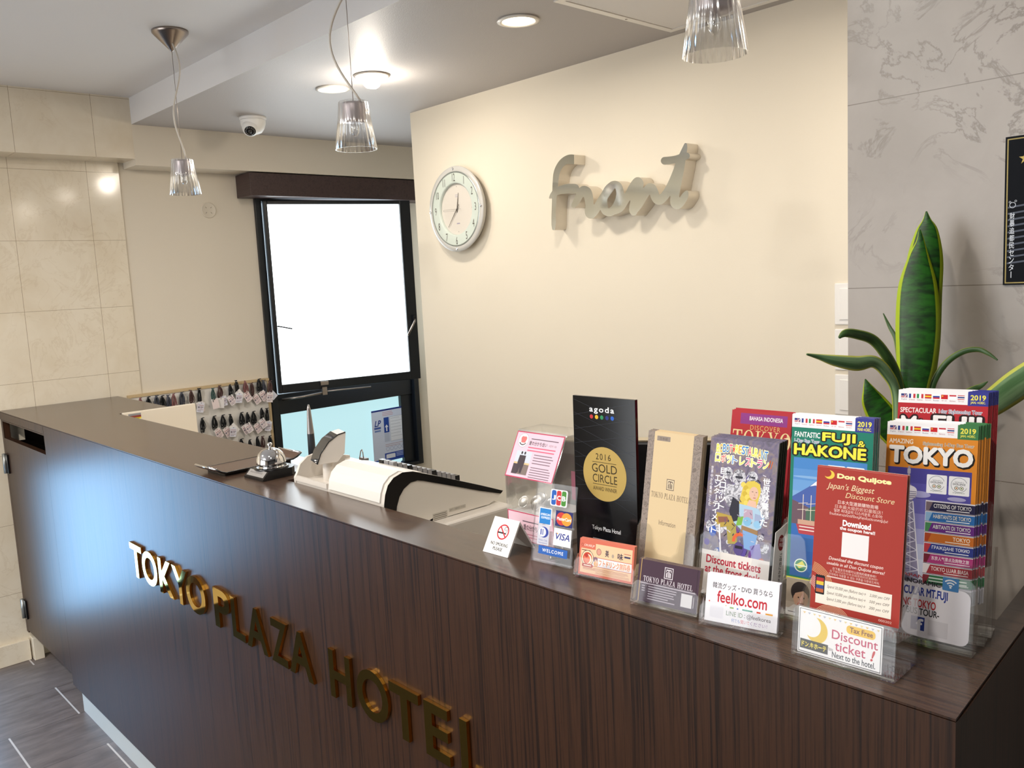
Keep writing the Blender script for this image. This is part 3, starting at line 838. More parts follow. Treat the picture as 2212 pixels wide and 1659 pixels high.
# ================================================================== THE CABLE BOARD
BX = XW + 0.012
t = thing('peg_board', 'white peg board with a thin wooden frame hung with cords, left of the window', 'peg board', (BX, 1.715, H - 0.75))
BI = TR(-BX, -1.715, -(H - 0.75))
MB().box(XW - .005, BX, 1.37, 2.05, H - 1.03, H - 0.462, col('#e4e0da', 0.4), BI).build('board_face', t)
fr = MB(); M_PINE = col('#c9b189', 0.5, name='pale_pine')
for d in ((1.357, 1.37, H - 1.04, H - 0.449), (2.05, 2.063, H - 1.04, H - 0.449), (1.37, 2.05, H - 0.462, H - 0.449), (1.37, 2.05, H - 1.04, H - 1.03)):
    fr.box(XW - .005, BX + 0.004, *d, M_PINE, BI)
fr.build('board_frame', t)
CORDC = [('black', '#15161a'), ('dark green', '#3d5a55'), ('brown', '#5a3f3c'), ('grey', '#4a4c58'), ('pink', '#8a5a58')]
def cord_proto(ci, loops, L, seed, tagged):
    rnd = random.Random(seed)
    r = thing('cord_bundle', 'x', 'cord bundle')
    m = MB()
    m.tube([(0.0, 0, 0.004), (0.012, 0, 0.003), (0.014, 0, -0.001), (0.012, 0, -0.004)], 0.0011, M_CHROME, 5); m.build('hook', r)
    m = MB(); mc = col(CORDC[ci][1], 0.45)
    for k in range(loops):
        yw = rnd.uniform(0.004, 0.011); yo = rnd.uniform(-0.008, 0.008); xo = 0.004 + rnd.uniform(0, 0.012); ll = L * rnd.uniform(0.7, 1.08)
        pts = []
        for j in range(15):
            a = 2 * PI * j / 15
            pts.append((xo + 0.003 * math.sin(a * 2 + k), yo * (1 - math.cos(a)) * .5 + yw * math.sin(a) * (0.6 + .4 * math.sin(a / 2)), -ll * (1 - math.cos(a)) / 2))
        m.tube(pts, 0.0017, mc, 5, None, True)
    for k in range(3):
        a = rnd.uniform(-.8, .8)
        m.tube([(0.008, 0, 0), (0.012, 0.008 * a, 0.006), (0.01, 0.016 * a, 0.005)], 0.0022, mc, 5)
    m.lathe([(0.003, -.007), (0.005, -.004), (0.005, 0.002), (0.003, 0.005)], 8, mc, TR(0.009, 0, 0))
    m.build('cord', r)
    for g in range(tagged):
        tm = MB(); F = Face(tm, 32, 42, RZ(R(90)), 3e-5)
        tm.box(-0.0006, 0, 0.002, 0.030, 0, 0.042, M_PAPER)
        pk = rnd.choice(['#f3e3e2', '#f2efee', '#f0e6e8', '#e6e6f2'])
        F.poly([(2, 42), (30, 42), (30, 8), (22, 0), (10, 0), (2, 8)], pk)
        if rnd.random() < 0.8:
            F.rect(5, 12, 27, 14.5, '#b98f92'); F.rect(5, 18, 12, 26, '#8f8490'); F.rect(14, 18, 27, 21, '#8f7f86'); F.rect(14, 23, 24, 25.5, '#a58f96'); F.rect(5, 30, 27, 32, '#b59aa0'); F.rect(5, 35, 20, 37, '#8d8390')
        F.circ(16, 4, 1.6, '#4a4548')
        ang = rnd.uniform(0.1, 0.75) * (1 if g == 0 else -0.4)
        tm.build('paper_tag', r, TR(0.012 + 0.006 * g + rnd.uniform(0, .006), rnd.uniform(-.012, .012), -L * rnd.uniform(.85, 1.1)) @ RX(ang) @ TR(0, -0.016, -0.04) @ Matrix.Scale(1.2, 4))
    return r
PROTO = {}
def bundle(px, py, ci, tagged, label, big=1.0):
    p = on_x(260 + px / 5.53, 780 + py / 5.53, BX + 0.004)
    key = (ci, tagged, px % 2)
    M = TR(p.x + (0.013 if px % 2 else 0), p.y, p.z)
    if key not in PROTO:
        o = cord_proto(ci, 8, 0.066, len(PROTO) + 3, tagged); o.matrix_world = M; PROTO[key] = o
        o['label'] = label; o['group'] = 'cord bundles on the peg board'
    else:
        o = dup(PROTO[key], M, label)
    return o
ROW1 = [(215, 450, 4, 0), (322, 440, 0, 0), (420, 424, 3, 0), (488, 424, 0, 0), (545, 416, 3, 0), (611, 400, 4, 0), (722, 382, 3, 0), (821, 356, 2, 0), (930, 338, 0, 2), (1081, 335, 1, 1), (1172, 304, 2, 2), (1285, 290, 0, 1), (1361, 242, 0, 2), (1465, 246, 4, 1), (1556, 272, 2, 1), (1640, 225, 0, 1), (1698, 240, 3, 1), (1757, 246, 2, 2)]
ROW2 = [(966, 690, 0, 0), (1106, 668, 0, 1), (1210, 655, 0, 1), (1291, 645, 0, 2), (1432, 625, 0, 1), (1491, 622, 0, 1), (1576, 612, 0, 1), (1661, 570, 0, 1), (1740, 575, 0, 2)]
ROW3 = [(1432, 940, 0, 1), (1521, 945, 0, 0), (1611, 912, 0, 0), (1686, 908, 2, 0), (1772, 902, 0, 0)]
ORD = ['first', 'second', 'third', 'fourth', 'fifth', 'sixth', 'seventh', 'eighth', 'ninth', 'tenth', 'eleventh', 'twelfth', 'thirteenth', 'fourteenth', 'fifteenth', 'sixteenth', 'seventeenth', 'eighteenth']
for row, nm_ in ((ROW1, 'top'), (ROW2, 'middle'), (ROW3, 'bottom')):
    n = len(row)
    for i, (px, py, ci, tg) in enumerate(row):
        lab = '%s%s cord bundle%s, %s from right, %s row of peg board' % ('' if tg else 'untagged ', CORDC[ci][0], ' with paper tags' if tg > 1 else ' with paper tag' if tg else '', ORD[n - 1 - i], nm_)
        bundle(px, py, ci, tg, lab)

# ================================================================== PLANT ON THE STAFF SIDE
def leaf_mat(name, c1, c2, edge, ew, band):
    m = mk(name); t = NT(m)
    uv = m.node_tree.nodes.new('ShaderNodeUVMap'); s = t.sep(uv.outputs[0])
    d = t.math('ABSOLUTE', t.math('SUBTRACT', s[0], 0.5))
    v = t.pos((30, 30, 30))
    mp = m.node_tree.nodes.new('ShaderNodeMapping'); mp.inputs['Scale'].default_value = (1.1, band, 1); t.l(uv.outputs[0], mp.inputs[0])
    n = t.noise(mp.outputs[0], 1.6, 5, 0.6, 0.35)
    c = t.ramp(n, [(0.38, hexc(c1)), (0.6, hexc(c2))])
    e = t.ramp(d, [(0.5 - ew, (0, 0, 0, 1)), (0.5 - ew * 0.8, (1, 1, 1, 1))])
    t.color(t.mix(e, c, hexc(edge)))
    t.p.inputs['Roughness'].default_value = 0.46
    return m
M_LEAF = leaf_mat('banded_green_leaf', '#0b3009', '#1f5c10', '#a3b81c', 0.10, 34)
M_LEAF2 = leaf_mat('pale_striped_leaf', '#44683f', '#86a47a', '#b9bd4a', 0.12, 1.0)
M_LEAF3 = leaf_mat('dark_thin_leaf', '#22401c', '#3c5c2c', '#7f8f3a', 0.12, 4)
plant = thing('snake_plant', 'potted snake plant with yellow edged leaves behind the brochures, before the stone', 'plant', (-0.535, 1.29, DZ))
PI_ = TR(0.535, -1.29, -DZ)
MB().lathe([(0.0, 0.001), (0.055, 0.001), (0.06, 0.006), (0.082, 0.19), (0.086, 0.2), (0.08, 0.2), (0.076, 0.185), (0, 0.182)], 36, col('#8d8478', 0.5)).build('pot', plant)
def leaf(name, pts, mat, cup=0.25, ybase=1.28):
    """pts: (photo x, photo y, width px, distance Y)"""
    sp = []
    P3 = [(on_y(p[0], p[1], p[3]), p[2]) for p in pts]
    base = Vector((-0.535, 1.29, DZ + 0.18))
    seq = [(base.x, base.y, base.z, P3[0][1] * 0.5)] + [(p.x, p.y, p.z, wpx) for p, wpx in P3]
    seq = [tuple(seq[0][c] + (seq[1][c] - seq[0][c]) * k / 6 for c in range(4)) for k in range(6)] + seq[1:]
    P = [seq[0]] + seq + [seq[-1]]
    for i in range(1, len(P) - 2):
        for k in range(8):
            u = k / 8
            sp.append([0.5 * ((2 * P[i][c]) + (-P[i - 1][c] + P[i + 1][c]) * u + (2 * P[i - 1][c] - 5 * P[i][c] + 4 * P[i + 1][c] - P[i + 2][c]) * u * u + (-P[i - 1][c] + 3 * P[i][c] - 3 * P[i + 1][c] + P[i + 2][c]) * u ** 3) for c in range(4)])
    sp.append(list(seq[-1]))
    m = MB(); n = len(sp); verts = []; faces = []; uvs = []; NU = 6
    eye = Vector((0, 0, H))
    for i, s_ in enumerate(sp):
        p = Vector(s_[:3]); a = Vector(sp[max(i - 1, 0)][:3]); b = Vector(sp[min(i + 1, n - 1)][:3])
        d = (b - a).normalized(); view = (p - eye); dist = view.dot(CF); view.normalize()
        side = d.cross(view).normalized(); nrm = side.cross(d).normalized()
        wdt = max(s_[3], 0.6) * dist / FPX
        for k in range(NU + 1):
            q = k / NU - 0.5
            verts.append(p + side * wdt * q + nrm * wdt * cup * (q * q * 4 - .5) * .5); uvs.append((k / NU, i / n * 1.0))
    for i in range(n - 1):
        for k in range(NU):
            a = i * (NU + 1) + k; faces.append((a, a + 1, a + NU + 2, a + NU + 1))
    m.mesh(verts, faces, mat, True, PI_)
    o = m.build(name, plant)
    ul = o.data.uv_layers.new(name='UVMap')
    for lp_ in o.data.loops: ul.data[lp_.index].uv = uvs[lp_.vertex_index]
    sm = o.modifiers.new('thick', 'SOLIDIFY'); sm.thickness = 0.0022; sm.offset = 0
    return o
leaf('leaf', [(1983, 840, 62, 1.30), (1987, 740, 78, 1.315), (1992, 640, 76, 1.325), (1998, 560, 70, 1.335), (2002, 500, 44, 1.34), (2002, 475, 16, 1.342), (2001, 457, 2, 1.345)], M_LEAF)
leaf('leaf', [(1972, 850, 58, 1.265), (1979, 780, 76, 1.27), (1982, 700, 86, 1.28), (1982, 620, 76, 1.29), (1984, 560, 44, 1.295), (1988, 522, 16, 1.3), (1987, 496, 2, 1.3)], M_LEAF)
leaf('leaf', [(1944, 850, 18, 1.25), (1933, 805, 20, 1.24), (1913, 766, 20, 1.22), (1885, 734, 20, 1.20), (1850, 722, 19, 1.17), (1826, 720, 15, 1.15), (1812, 730, 3, 1.14)], M_LEAF3, 0.5)
leaf('leaf', [(1936, 850, 18, 1.24), (1915, 805, 22, 1.22), (1888, 782, 24, 1.20), (1850, 785, 30, 1.17), (1805, 779, 22, 1.14), (1770, 771, 10, 1.12), (1742, 765, 2, 1.10)], M_LEAF2, 0.7)
leaf('leaf', [(1945, 850, 14, 1.33), (1944, 790, 12, 1.34), (1936, 735, 9, 1.345), (1921, 705, 6, 1.35), (1908, 677, 1, 1.35)], M_LEAF3)
leaf('leaf', [(2011, 850, 11, 1.28), (2024, 812, 11, 1.285), (2048, 780, 11, 1.29), (2080, 760, 10, 1.295), (2112, 755, 9, 1.30), (2135, 764, 6, 1.30), (2155, 778, 1, 1.30)], M_LEAF3, 0.5)
leaf('leaf', [(2040, 930, 26, 1.25), (2090, 905, 42, 1.24), (2150, 866, 56, 1.22), (2205, 826, 62, 1.20), (2260, 790, 50, 1.18), (2310, 770, 4, 1.16)], M_LEAF2, 0.4)
leaf('leaf', [(2050, 880, 12, 1.31), (2090, 848, 14, 1.32), (2118, 834, 9, 1.33), (2134, 824, 1, 1.33)], M_LEAF3)
leaf('leaf', [(1952, 975, 40, 1.26), (1916, 915, 60, 1.245), (1888, 870, 48, 1.235), (1876, 840, 22, 1.23), (1869, 819, 1, 1.23)], M_LEAF, 0.3)

# ================================================================== THINGS ON THE LEFT OF THE COUNTER
# --- cash tray
ta = on_z(455, 1021, CT); 
t = thing('cash_tray', 'shallow brown cash tray with upturned ends, behind the call bell', 'tray', (-2.045, 0.962, CT + .0004), R(3))
prof = [(-0.118, 0.022), (-0.106, 0.014), (-0.094, 0.010), (0.094, 0.010), (0.106, 0.014), (0.118, 0.022)]
lo_ = [(x, z - 0.0035) for x, z in prof]
MB().prism(prof + lo_[::-1], 'x', -0.055, 0.055, col('#5a463b', 0.3)).build('tray_plate', t)
MB().prism([(-0.092, 0), (-0.092, 0.0065), (0.092, 0.0065), (0.092, 0)], 'x', -0.045, 0.045, M_BLACK).build('tray_foot', t)
for s in (-1, 1):
    MB().tube([(s * 0.055, y, z - .001) for y, z in prof], 0.0022, M_BLACK, 8).build('tray_edge', t)
    MB().tube([(-0.055, s * 0.118, 0.0215), (0.055, s * 0.118, 0.0215)], 0.0026, M_CHROME, 8).build('tray_end', t)

# --- call bell
p = on_z(525, 1031, CT); p2 = on_z(566, 1041, CT)
t = thing('call_bell', 'chrome call bell on a black base on the counter ledge', 'bell', (-1.897, 0.947, CT + .0004), R(3))
bs = MB()
bs.prism([(-0.044, -0.05), (0.044, -0.05), (0.044, 0.03), (0.03, 0.047), (0.012, 0.053), (-0.012, 0.053), (-0.03, 0.047), (-0.044, 0.03)], 'z', 0.0, 0.004, M_BLACK)
bs.prism([(-0.044, -0.05), (0.044, -0.05), (0.044, 0.03), (0.03, 0.047), (0.012, 0.053), (-0.012, 0.053), (-0.03, 0.047), (-0.044, 0.03)], 'z', 0.004, 0.0045, M_BLACK)
bs.prism([(-0.042, -0.034), (0.042, -0.034), (0.042, 0.03), (0.029, 0.045), (0.012, 0.051), (-0.012, 0.051), (-0.029, 0.045), (-0.042, 0.03)], 'z', 0.0045, 0.020, M_BLACK)
bs.prism([(-0.05, 0.004), (-0.034, 0.020), (-0.034, 0.004)], 'x', -0.044, 0.044, M_BLACK)
bs.lathe([(0.041, 0.02), (0.041, 0.022), (0.037, 0.024), (0.034, 0.0225), (0, 0.0225)], 40, M_BLACK)
bs.build('bell_base', t)
pl = MB(); F = Face(pl, 76, 17, None, 2e-5)
pl.box(0, 0.076, 0, 0.0006, 0, 0.017, col('#b9b6b4', 0.3, 0.6)); F.lines(8, 66, 5, 1, 3, 4, '#7d7976', .05)
pl.build('name_plate', t, TR(-0.038, -0.0468, 0.0075) @ RX(R(-45)))
MB().lathe([(0.030, 0.0225), (0.026, 0.026), (0.031, 0.030), (0.0355, 0.032), (0.0355, 0.034), (0.034, 0.044), (0.029, 0.055), (0.021, 0.063), (0.011, 0.067), (0, 0.068)], 48, M_CHROME).build('bell_dome', t)
MB().lathe([(0.0035, 0.066), (0.0035, 0.072), (0.006, 0.074), (0.0065, 0.078), (0.004, 0.081), (0, 0.0815)], 20, M_CHROME).build('bell_button', t)

# --- tall tapered pen standing on the counter ledge
p = on_z(684, 1004, CT)
t = thing('desk_pen', 'tall tapered grey pen standing upright beside the register display', 'pen', (-1.871, 1.045, CT + .0004))
pm = MB().lathe([(0.004, 0.025), (0.0095, 0.03), (0.0085, 0.09)], 18, col('#2b3036', 0.35)); pm.lathe([(0.0085, 0.09), (0.0045, 0.152), (0.002, 0.162), (0, 0.162)], 18, col('#9b9694', 0.3, 0.6))
pm.build('pen_barrel', t)
MB().lathe([(0, 0), (0.017, 0), (0.017, 0.004), (0.008, 0.01), (0.006, 0.03), (0, 0.03)], 24, M_BLACK).build('pen_stand', t)

# --- cash register
RX0, RX1 = -1.795, -1.432
t = thing('cash_register', 'white cash register with a black curved side band, set in the counter notch', 'cash register', (-1.61, 1.11, DZ))
RI = TR(1.61, -1.11, -DZ)
outer = [(0.952, H - 0.60), (0.950, H - 0.47), (0.953, H - 0.444), (0.957, H - 0.425), (0.965, H - 0.407), (0.980, H - 0.394), (1.003, H - 0.387), (1.03, H - 0.390), (1.098, H - 0.414), (1.213, H - 0.457), (1.279, H - 0.483)]
inner = [(0.982, H - 0.60), (0.980, H - 0.48), (0.984, H - 0.455), (0.992, H - 0.436), (1.004, H - 0.422), (1.022, H - 0.412), (1.04, H - 0.411), (1.055, H - 0.415), (1.11, H - 0.434), (1.213, H - 0.470), (1.272, H - 0.4885)]
bot = [(1.272, H - 0.489), (1.262, H - 0.497), (1.235, H - 0.506), (1.05, H - 0.507)]
side_poly = outer + bot + [(1.05, H - 0.60)]
XM = RX0 + 0.145          # left of this the display well
def shell(x0, x1, prof, mat, name):
    m = MB(); floor_ = [(1.05, H - 0.60)]
    n = len(prof)
    for i in range(n - 1):
        a, b = prof[i], prof[i + 1]
        m.face([(x0, a[0], a[1]), (x1, a[0], a[1]), (x1, b[0], b[1]), (x0, b[0], b[1])], mat, True, RI)
    return m, name
m, _ = shell(XM, RX1 - 0.002, outer + bot, M_REG, 'x')
# end caps as triangle fans around an interior point
def cap(m, x, poly, mat, flip):
    c = (1.06, H - 0.47)
    for i in range(len(poly) - 1):
        a, b = poly[i], poly[i + 1]
        f = [(x, c[0], c[1]), (x, a[0], a[1]), (x, b[0], b[1])]
        m.face(f[::-1] if flip else f, mat, False, RI)
cap(m, XM, outer + bot + [outer[0]], M_REG, True)
cap(m, RX1 - 0.004, outer + bot + [outer[0]], M_REG, False)
m.build('register_body', t)
m = MB()
for i in range(len(outer) - 1):
    a, b, c, d = outer[i], outer[i + 1], inner[i + 1], inner[i]
    m.face([(RX1, a[0], a[1]), (RX1, d[0], d[1]), (RX1, c[0], c[1]), (RX1, b[0], b[1])], M_BLACK, False, RI)
    m.face([(RX1 - .006, a[0], a[1] + .0004), (RX1, a[0], a[1] + .0004), (RX1, b[0], b[1] + .0004), (RX1 - .006, b[0], b[1] + .0004)], M_REG, True, RI)
m.build('side_band', t)
m = MB()
for i in range(len(inner) - 1):
    a, b = inner[i], inner[i + 1]
    m.face([(RX1 - 0.0015, 1.08, H - 0.50), (RX1 - 0.0015, a[0], a[1]), (RX1 - 0.0015, b[0], b[1])], M_REG, False, RI)
m.face([(RX1 - 0.0015, 1.08, H - 0.50), (RX1 - 0.0015, 1.272, H - 0.4885), (RX1 - 0.0015, 1.262, H - 0.497), (RX1 - .0015, 1.235, H - 0.506), (RX1 - .0015, 1.05, H - 0.507)], M_REG, False, RI)
m.face([(RX1 - 0.0015, 1.08, H - 0.50), (RX1 - 0.0015, 1.05, H - 0.507), (RX1 - 0.0015, 1.05, H - 0.60), (RX1 - .0015, 0.982, H - 0.60)], M_REG, False, RI)
m.mats[0] = col('#efe8dc', 0.4); m.build('side_panel', t)  # side paler than the body, its shade offset in the colour
# paper cover: a slightly raised shell with a lip
cov = [(y - 0.003, z + 0.002) for y, z in outer[2:7]] + [(1.06, H - 0.398)]
m, _ = shell(XM + 0.008, RX1 - 0.012, [(cov[0][0] + .004, cov[0][1])] + cov + [(1.06, H - 0.402)], M_WHITE, 'x')
for x in (XM + 0.008, RX1 - 0.012):
    m.face([(x, *q) for q in cov + [(1.06, H - .44)]], M_WHITE, False, RI)
m.mats[0] = col('#dcd8d2', 0.35); m.build('paper_cover', t)
# display well: low platform, left cheek
m = MB().box(RX0 + 0.004, XM, 0.952, 1.10, H - 0.60, H - 0.4435, M_REG, RI)
m.prism([(0.95, H - 0.60), (0.950, H - 0.436), (0.957, H - 0.425), (0.965, H - 0.407), (0.985, H - 0.393), (1.01, H - 0.388), (1.10, H - 0.41), (1.10, H - 0.60)], 'x', RX0, RX0 + 0.008, M_REG, RI)
m.box(RX0 + .008, XM, 1.085, 1.10, H - .4435, H - 0.415, M_REG, RI)
m.box(RX0 + .008, XM, 0.950, 0.957, H - .4435, H - 0.432, M_REG, RI)
m.build('display_well', t)
MB().lathe([(0.0135, H - .4435), (0.0125, H - 0.415), (0.0115, H - 0.395), (0.0115, H - .38)], 24, M_REG, RI @ TR(-1.722, 1.00, 0)).build('display_post', t)
hp = [(-0.034, -0.006), (-0.024, 0.018), (-0.004, 0.042), (0.018, 0.056), (0.036, 0.060), (0.030, 0.012), (0.012, -0.006)]
MD = RI @ TR(-1.725, 1.005, H - 0.392) @ RZ(R(74))
m = MB()
m.prism(hp, 'y', -0.030, 0.030, M_REG, MD)
m.build('display_head', t, bevel=0.0015)
m = MB()
for i in range(3):
    a, b = hp[i], hp[i + 1]
    m.face([(a[0] - .0016, -0.0295, a[1] + .001), (a[0] - .0016, 0.0295, a[1] + .001), (b[0] - .0016, 0.0295, b[1] + .001), (b[0] - .0016, -0.0295, b[1] + .001)], col('#1b2028', 0.05, 0.0, 1.0, 'dark_display_glass'), True, MD)
m.tube([(a[0] - .001, -0.0302, a[1] + .0005) for a in hp[:5]], 0.0014, M_BLACK, 6, MD)
m.build('display_screen', t)
# keys along the sloping top
kk = MB()
for i in range(14):
    y = 1.062 + i * 0.0135; z = H - 0.398 - (y - 1.062) * 0.372
    for j in range(3):
        kk.box(RX0 + 0.19 + j * .02, RX0 + 0.206 + j * .02, y, y + 0.0105, z - 0.006, z + 0.007, col('#8b8a8c', 0.4) if (i + j) % 5 else M_BLACK, RI)
kk.build('keys', t)
lb = MB(); F = Face(lb, 62, 24, RZ(R(90)), 2e-5)
F.rect(0, 4, 40, 24, '#cfc8bb'); F.lines(2, 38, 7, 4, 4, 1.3, '#6d665c', .1)
F.rect(45, 2, 92, 10, '#cfc8bb'); F.text('必ずアース接続を行って下さい', 47, 90, 4, 8, '#5d564c')
lb.build('rating_label', t, RI @ TR(RX1 - 0.0012, 1.075, H - 0.512))
MB().box(-1.80, -1.395, 1.0, 1.277, DZ + .0005, H - 0.508, M_REG, RI).build('cash_drawer', t, bevel=0.008, seg=3)
# small clip lying behind the register
p = on_y(797, 992, 1.13)
t = thing('binder_clip', 'small wire clip standing on the register behind the paper cover', 'clip', (-1.72, 1.092, H - 0.413))
m = MB().tube([(-.012, 0, 0.002), (-0.004, 0.0, 0.022), (0.001, 0, 0.026), (0.004, 0, 0.02), (0.006, 0, 0.004)], 0.0013, M_STEEL, 6)
m.build('clip_wire', t); MB().box(-0.006, 0.02, -0.005, 0.005, 0.0, 0.007, col('#6b6560', 0.4, .4)).build('clip_jaw', t)

# --- monitor behind the brochures
t = thing('monitor', 'black monitor back showing behind the black award board', 'monitor', (-1.06, 1.38, DZ + .0004), R(32))
MB().box(-0.225, 0.225, -0.018, 0.018, 0.115, H - 0.343 - DZ, M_BLACK).build('monitor_case', t, bevel=0.006)
MB().box(-0.22, 0.22, -0.0165, 0.0165, H - .3438 - DZ, H - .3405 - DZ, col('#cfc3a8', 0.2, 0.9)).build('monitor_edge', t)
MB().box(-0.03, 0.03, -0.012, 0.012, 0.012, 0.14, M_BLACK).build('monitor_neck', t)
MB().box(-0.11, 0.11, -0.08, 0.08, 0.0, 0.012, M_BLACK).build('monitor_foot', t, bevel=0.003)

# ================================================================== PRINTED THINGS ON THE RIGHT OF THE COUNTER
def PL(x, y, z, yaw, tilt):
    return TR(x, y, z) @ RZ(R(yaw)) @ RX(R(-tilt))
def leaflet(name, w, h, th, draw, edge=None):
    m = MB(); m.box(0, w / 1000, 0, th / 1000, 0, h / 1000, edge or M_PAPER)
    F = Face(m, w, h, None, 1.1e-5); draw(F)
    return m.build(name)
def level(M):
    """yaw frame at the origin of a tilted matrix, and the tilt"""
    t = math.asin(max(-1, min(1, -M[2][1]))); yaw = math.atan2(M[1][0], M[0][0])
    return TR(*M.translation) @ RZ(yaw), t
def stack(o, M, n, pitch, cat, label0, labels, group, jit=(0.0006, 0.0012), lean=0.0):
    o.matrix_world = M; tag(o, label0, cat, group)
    L, t = level(M)
    for i in range(1, n):
        J = TR(random.uniform(-jit[0], jit[0]) + lean * i, pitch * i / 1000 / math.cos(t), random.uniform(0, jit[1]) * (1 if i % 2 else .4))
        c = dup(o, L @ J @ L.inverted() @ M, labels % (ORD[i] if i < n - 1 else 'rearmost'))
def pocket(M, W, D, Hf, Hb, notch=True, t=0.002):
    """clear pocket: level base, front with a finger notch, back, two cut-away sides; returns parts"""
    out = []
    L, a = level(M); ta = math.tan(a)
    b = MB().box(-t, W + t, -t, (D + t) / math.cos(a), -0.003, 0, M_ACRYL, L); out.append(('pocket_base', b))
    f = MB()
    if notch:
        n0, n1 = W * 0.24, W * 0.76
        f.prism([(-t, 0), (W + t, 0), (W + t, Hf - .006), (W - .004, Hf), (n1 + .006, Hf), (n1, Hf - .006), (n1 - .004, Hf * .62), (n1 - .014, Hf * .5), (n0 + .014, Hf * .5), (n0 + .004, Hf * .62), (n0, Hf - .006), (n0 - .006, Hf), (.004, Hf), (-t, Hf - .006)], 'y', -t, 0, M_ACRYL, M)
    else:
        f.prism([(-t, 0), (W + t, 0), (W + t, Hf - .006), (W - .004, Hf), (.004, Hf), (-t, Hf - .006)], 'y', -t, 0, M_ACRYL, M)
    f.tube([(-t, -t, 0.0005), (W + t, -t, 0.0005)], 0.0015, M_ACRYL, 8, M)
    out.append(('pocket_front', f))
    zb_ = D * ta
    out.append(('pocket_back', MB().prism([(-t, zb_), (W + t, zb_), (W + t, Hb - .012), (W - .010, Hb), (.010, Hb), (-t, Hb - .012)], 'y', D, D + t, M_ACRYL, M)))
    for x in (-t, W):
        s = MB().prism([(-t, 0), (D + t, (D + t) * ta), (D + t, Hb - .012), (D * .9, Hb - .014), (D * .6, (Hf + Hb) * .5), (D * .2, Hf + .004), (-t, Hf - .006)], 'x', x, x + t, M_ACRYL, M)
        out.append(('pocket_side', s))
    return out
def holder(name, label, loc, pockets, group=None):
    t = thing(name, label, 'leaflet holder', loc, 0, group)
    inv = TR(-loc[0], -loc[1], -loc[2])
    for M, W, D, Hf, Hb, nt_ in pockets:
        for pn, mb in pocket(inv @ M, W, D, Hf, Hb, nt_):
            mb.build(pn, t)
    return t

FLAGS = [('#3b3f7c', '#b0333d', '#ffffff'), ('#2b3f8c', '#ffffff', '#c8323e'), ('#2a8a4c', '#ffffff', '#c8323e'), ('#c22b2f', '#f0c52d', '#c22b2f'), ('#ffffff', '#2b3f9c', '#c8323e'), ('#c9252c', '#c9252c', '#c9252c'), ('#c8323e', '#ffffff', '#ffffff'), ('#c8323e', '#ffffff', '#3a3f80')]
FN = ['English', 'French', 'Italian', 'Spanish', 'Russian', '中文', 'Bahasa', 'ไทย']
def flags(F, x0, x1, t):
    d = (x1 - x0) / 8
    for i, (a, b, c) in enumerate(FLAGS):
        x = x0 + i * d; w_, h_ = d * .82, 5.4
        F.rect(x, t, x + w_, t + h_, '#d8d8de')
        if i in (1, 2):
            for k, q in enumerate((a, b, c)): F.rect(x + w_ * k / 3, t, x + w_ * (k + 1) / 3, t + h_, q)
        elif i == 0:
            F.rect(x, t, x + w_, t + h_, '#d9b9bf')
            for k in range(3): F.rect(x, t + h_ * (k * 2) / 6, x + w_, t + h_ * (k * 2 + 1) / 6, '#b84a55')
            F.rect(x, t, x + w_ * .5, t + h_ * .5, '#35407e'); F.poly([(x + w_ * .55, t), (x + w_, t), (x + w_, t + h_), ], '#39457f'); F.stroke([(x + w_ * .5, t + h_), (x + w_, t)], .8, '#e8e0e4')
        elif i == 7:
            for k, q in enumerate(('#c8323e', '#ffffff', '#3a3f80', '#3a3f80', '#ffffff', '#c8323e')): F.rect(x, t + h_ * k / 6, x + w_, t + h_ * (k + 1) / 6, q)
        else:
            for k, q in enumerate((a, b, c)): F.rect(x, t + h_ * k / 3, x + w_, t + h_ * (k + 1) / 3, q)
            if i == 5: F.circ(x + 1.6, t + 1.7, .8, '#f0d040')
        F.text(FN[i], x + .6, x + w_ - .6, t + h_ + 1, t + h_ + 2.8, '#5a5f80' if i in (0, 4) else '#b06a74')
def header(F, boxc, yr, mon):
    F.rect(0, 0, 100, 16, '#f3f2f4'); flags(F, 3, 76, 4.6); F.rect(78, 0, 100, 17, boxc)
    F.text(yr, 81, 97, 4, 10, '#f0e65a', .05); F.text(mon, 81, 97, 11.5, 15, '#f0e65a', .04)
def badge(F, x, t, s=21):
    F.rrect(x, t, x + s, t + s * 1.02, 1.2, '#f4f5f8'); F.ring(x + s / 2, t + s * .45, s * .40, .5, '#7d8392', 20, 340)
    F.text('CERTIFICATE of', x + s * .28, x + s * .72, t + s * .27, t + s * .34, '#555a66'); F.text('EXCELLENCE', x + s * .2, x + s * .8, t + s * .36, t + s * .46, '#333844', .03)
    for k, c in ((.38, '#b03a3a'), (.62, '#2f6a4a')):
        F.circ(x + s * k, t + s * .62, s * .105, '#20242a'); F.circ(x + s * k, t + s * .62, s * .08, '#f2f0d8'); F.circ(x + s * k, t + s * .62, s * .035, c)
    F.text('tripadvisor', x + s * .2, x + s * .8, t + s * .82, t + s * .93, '#6f7f6f')

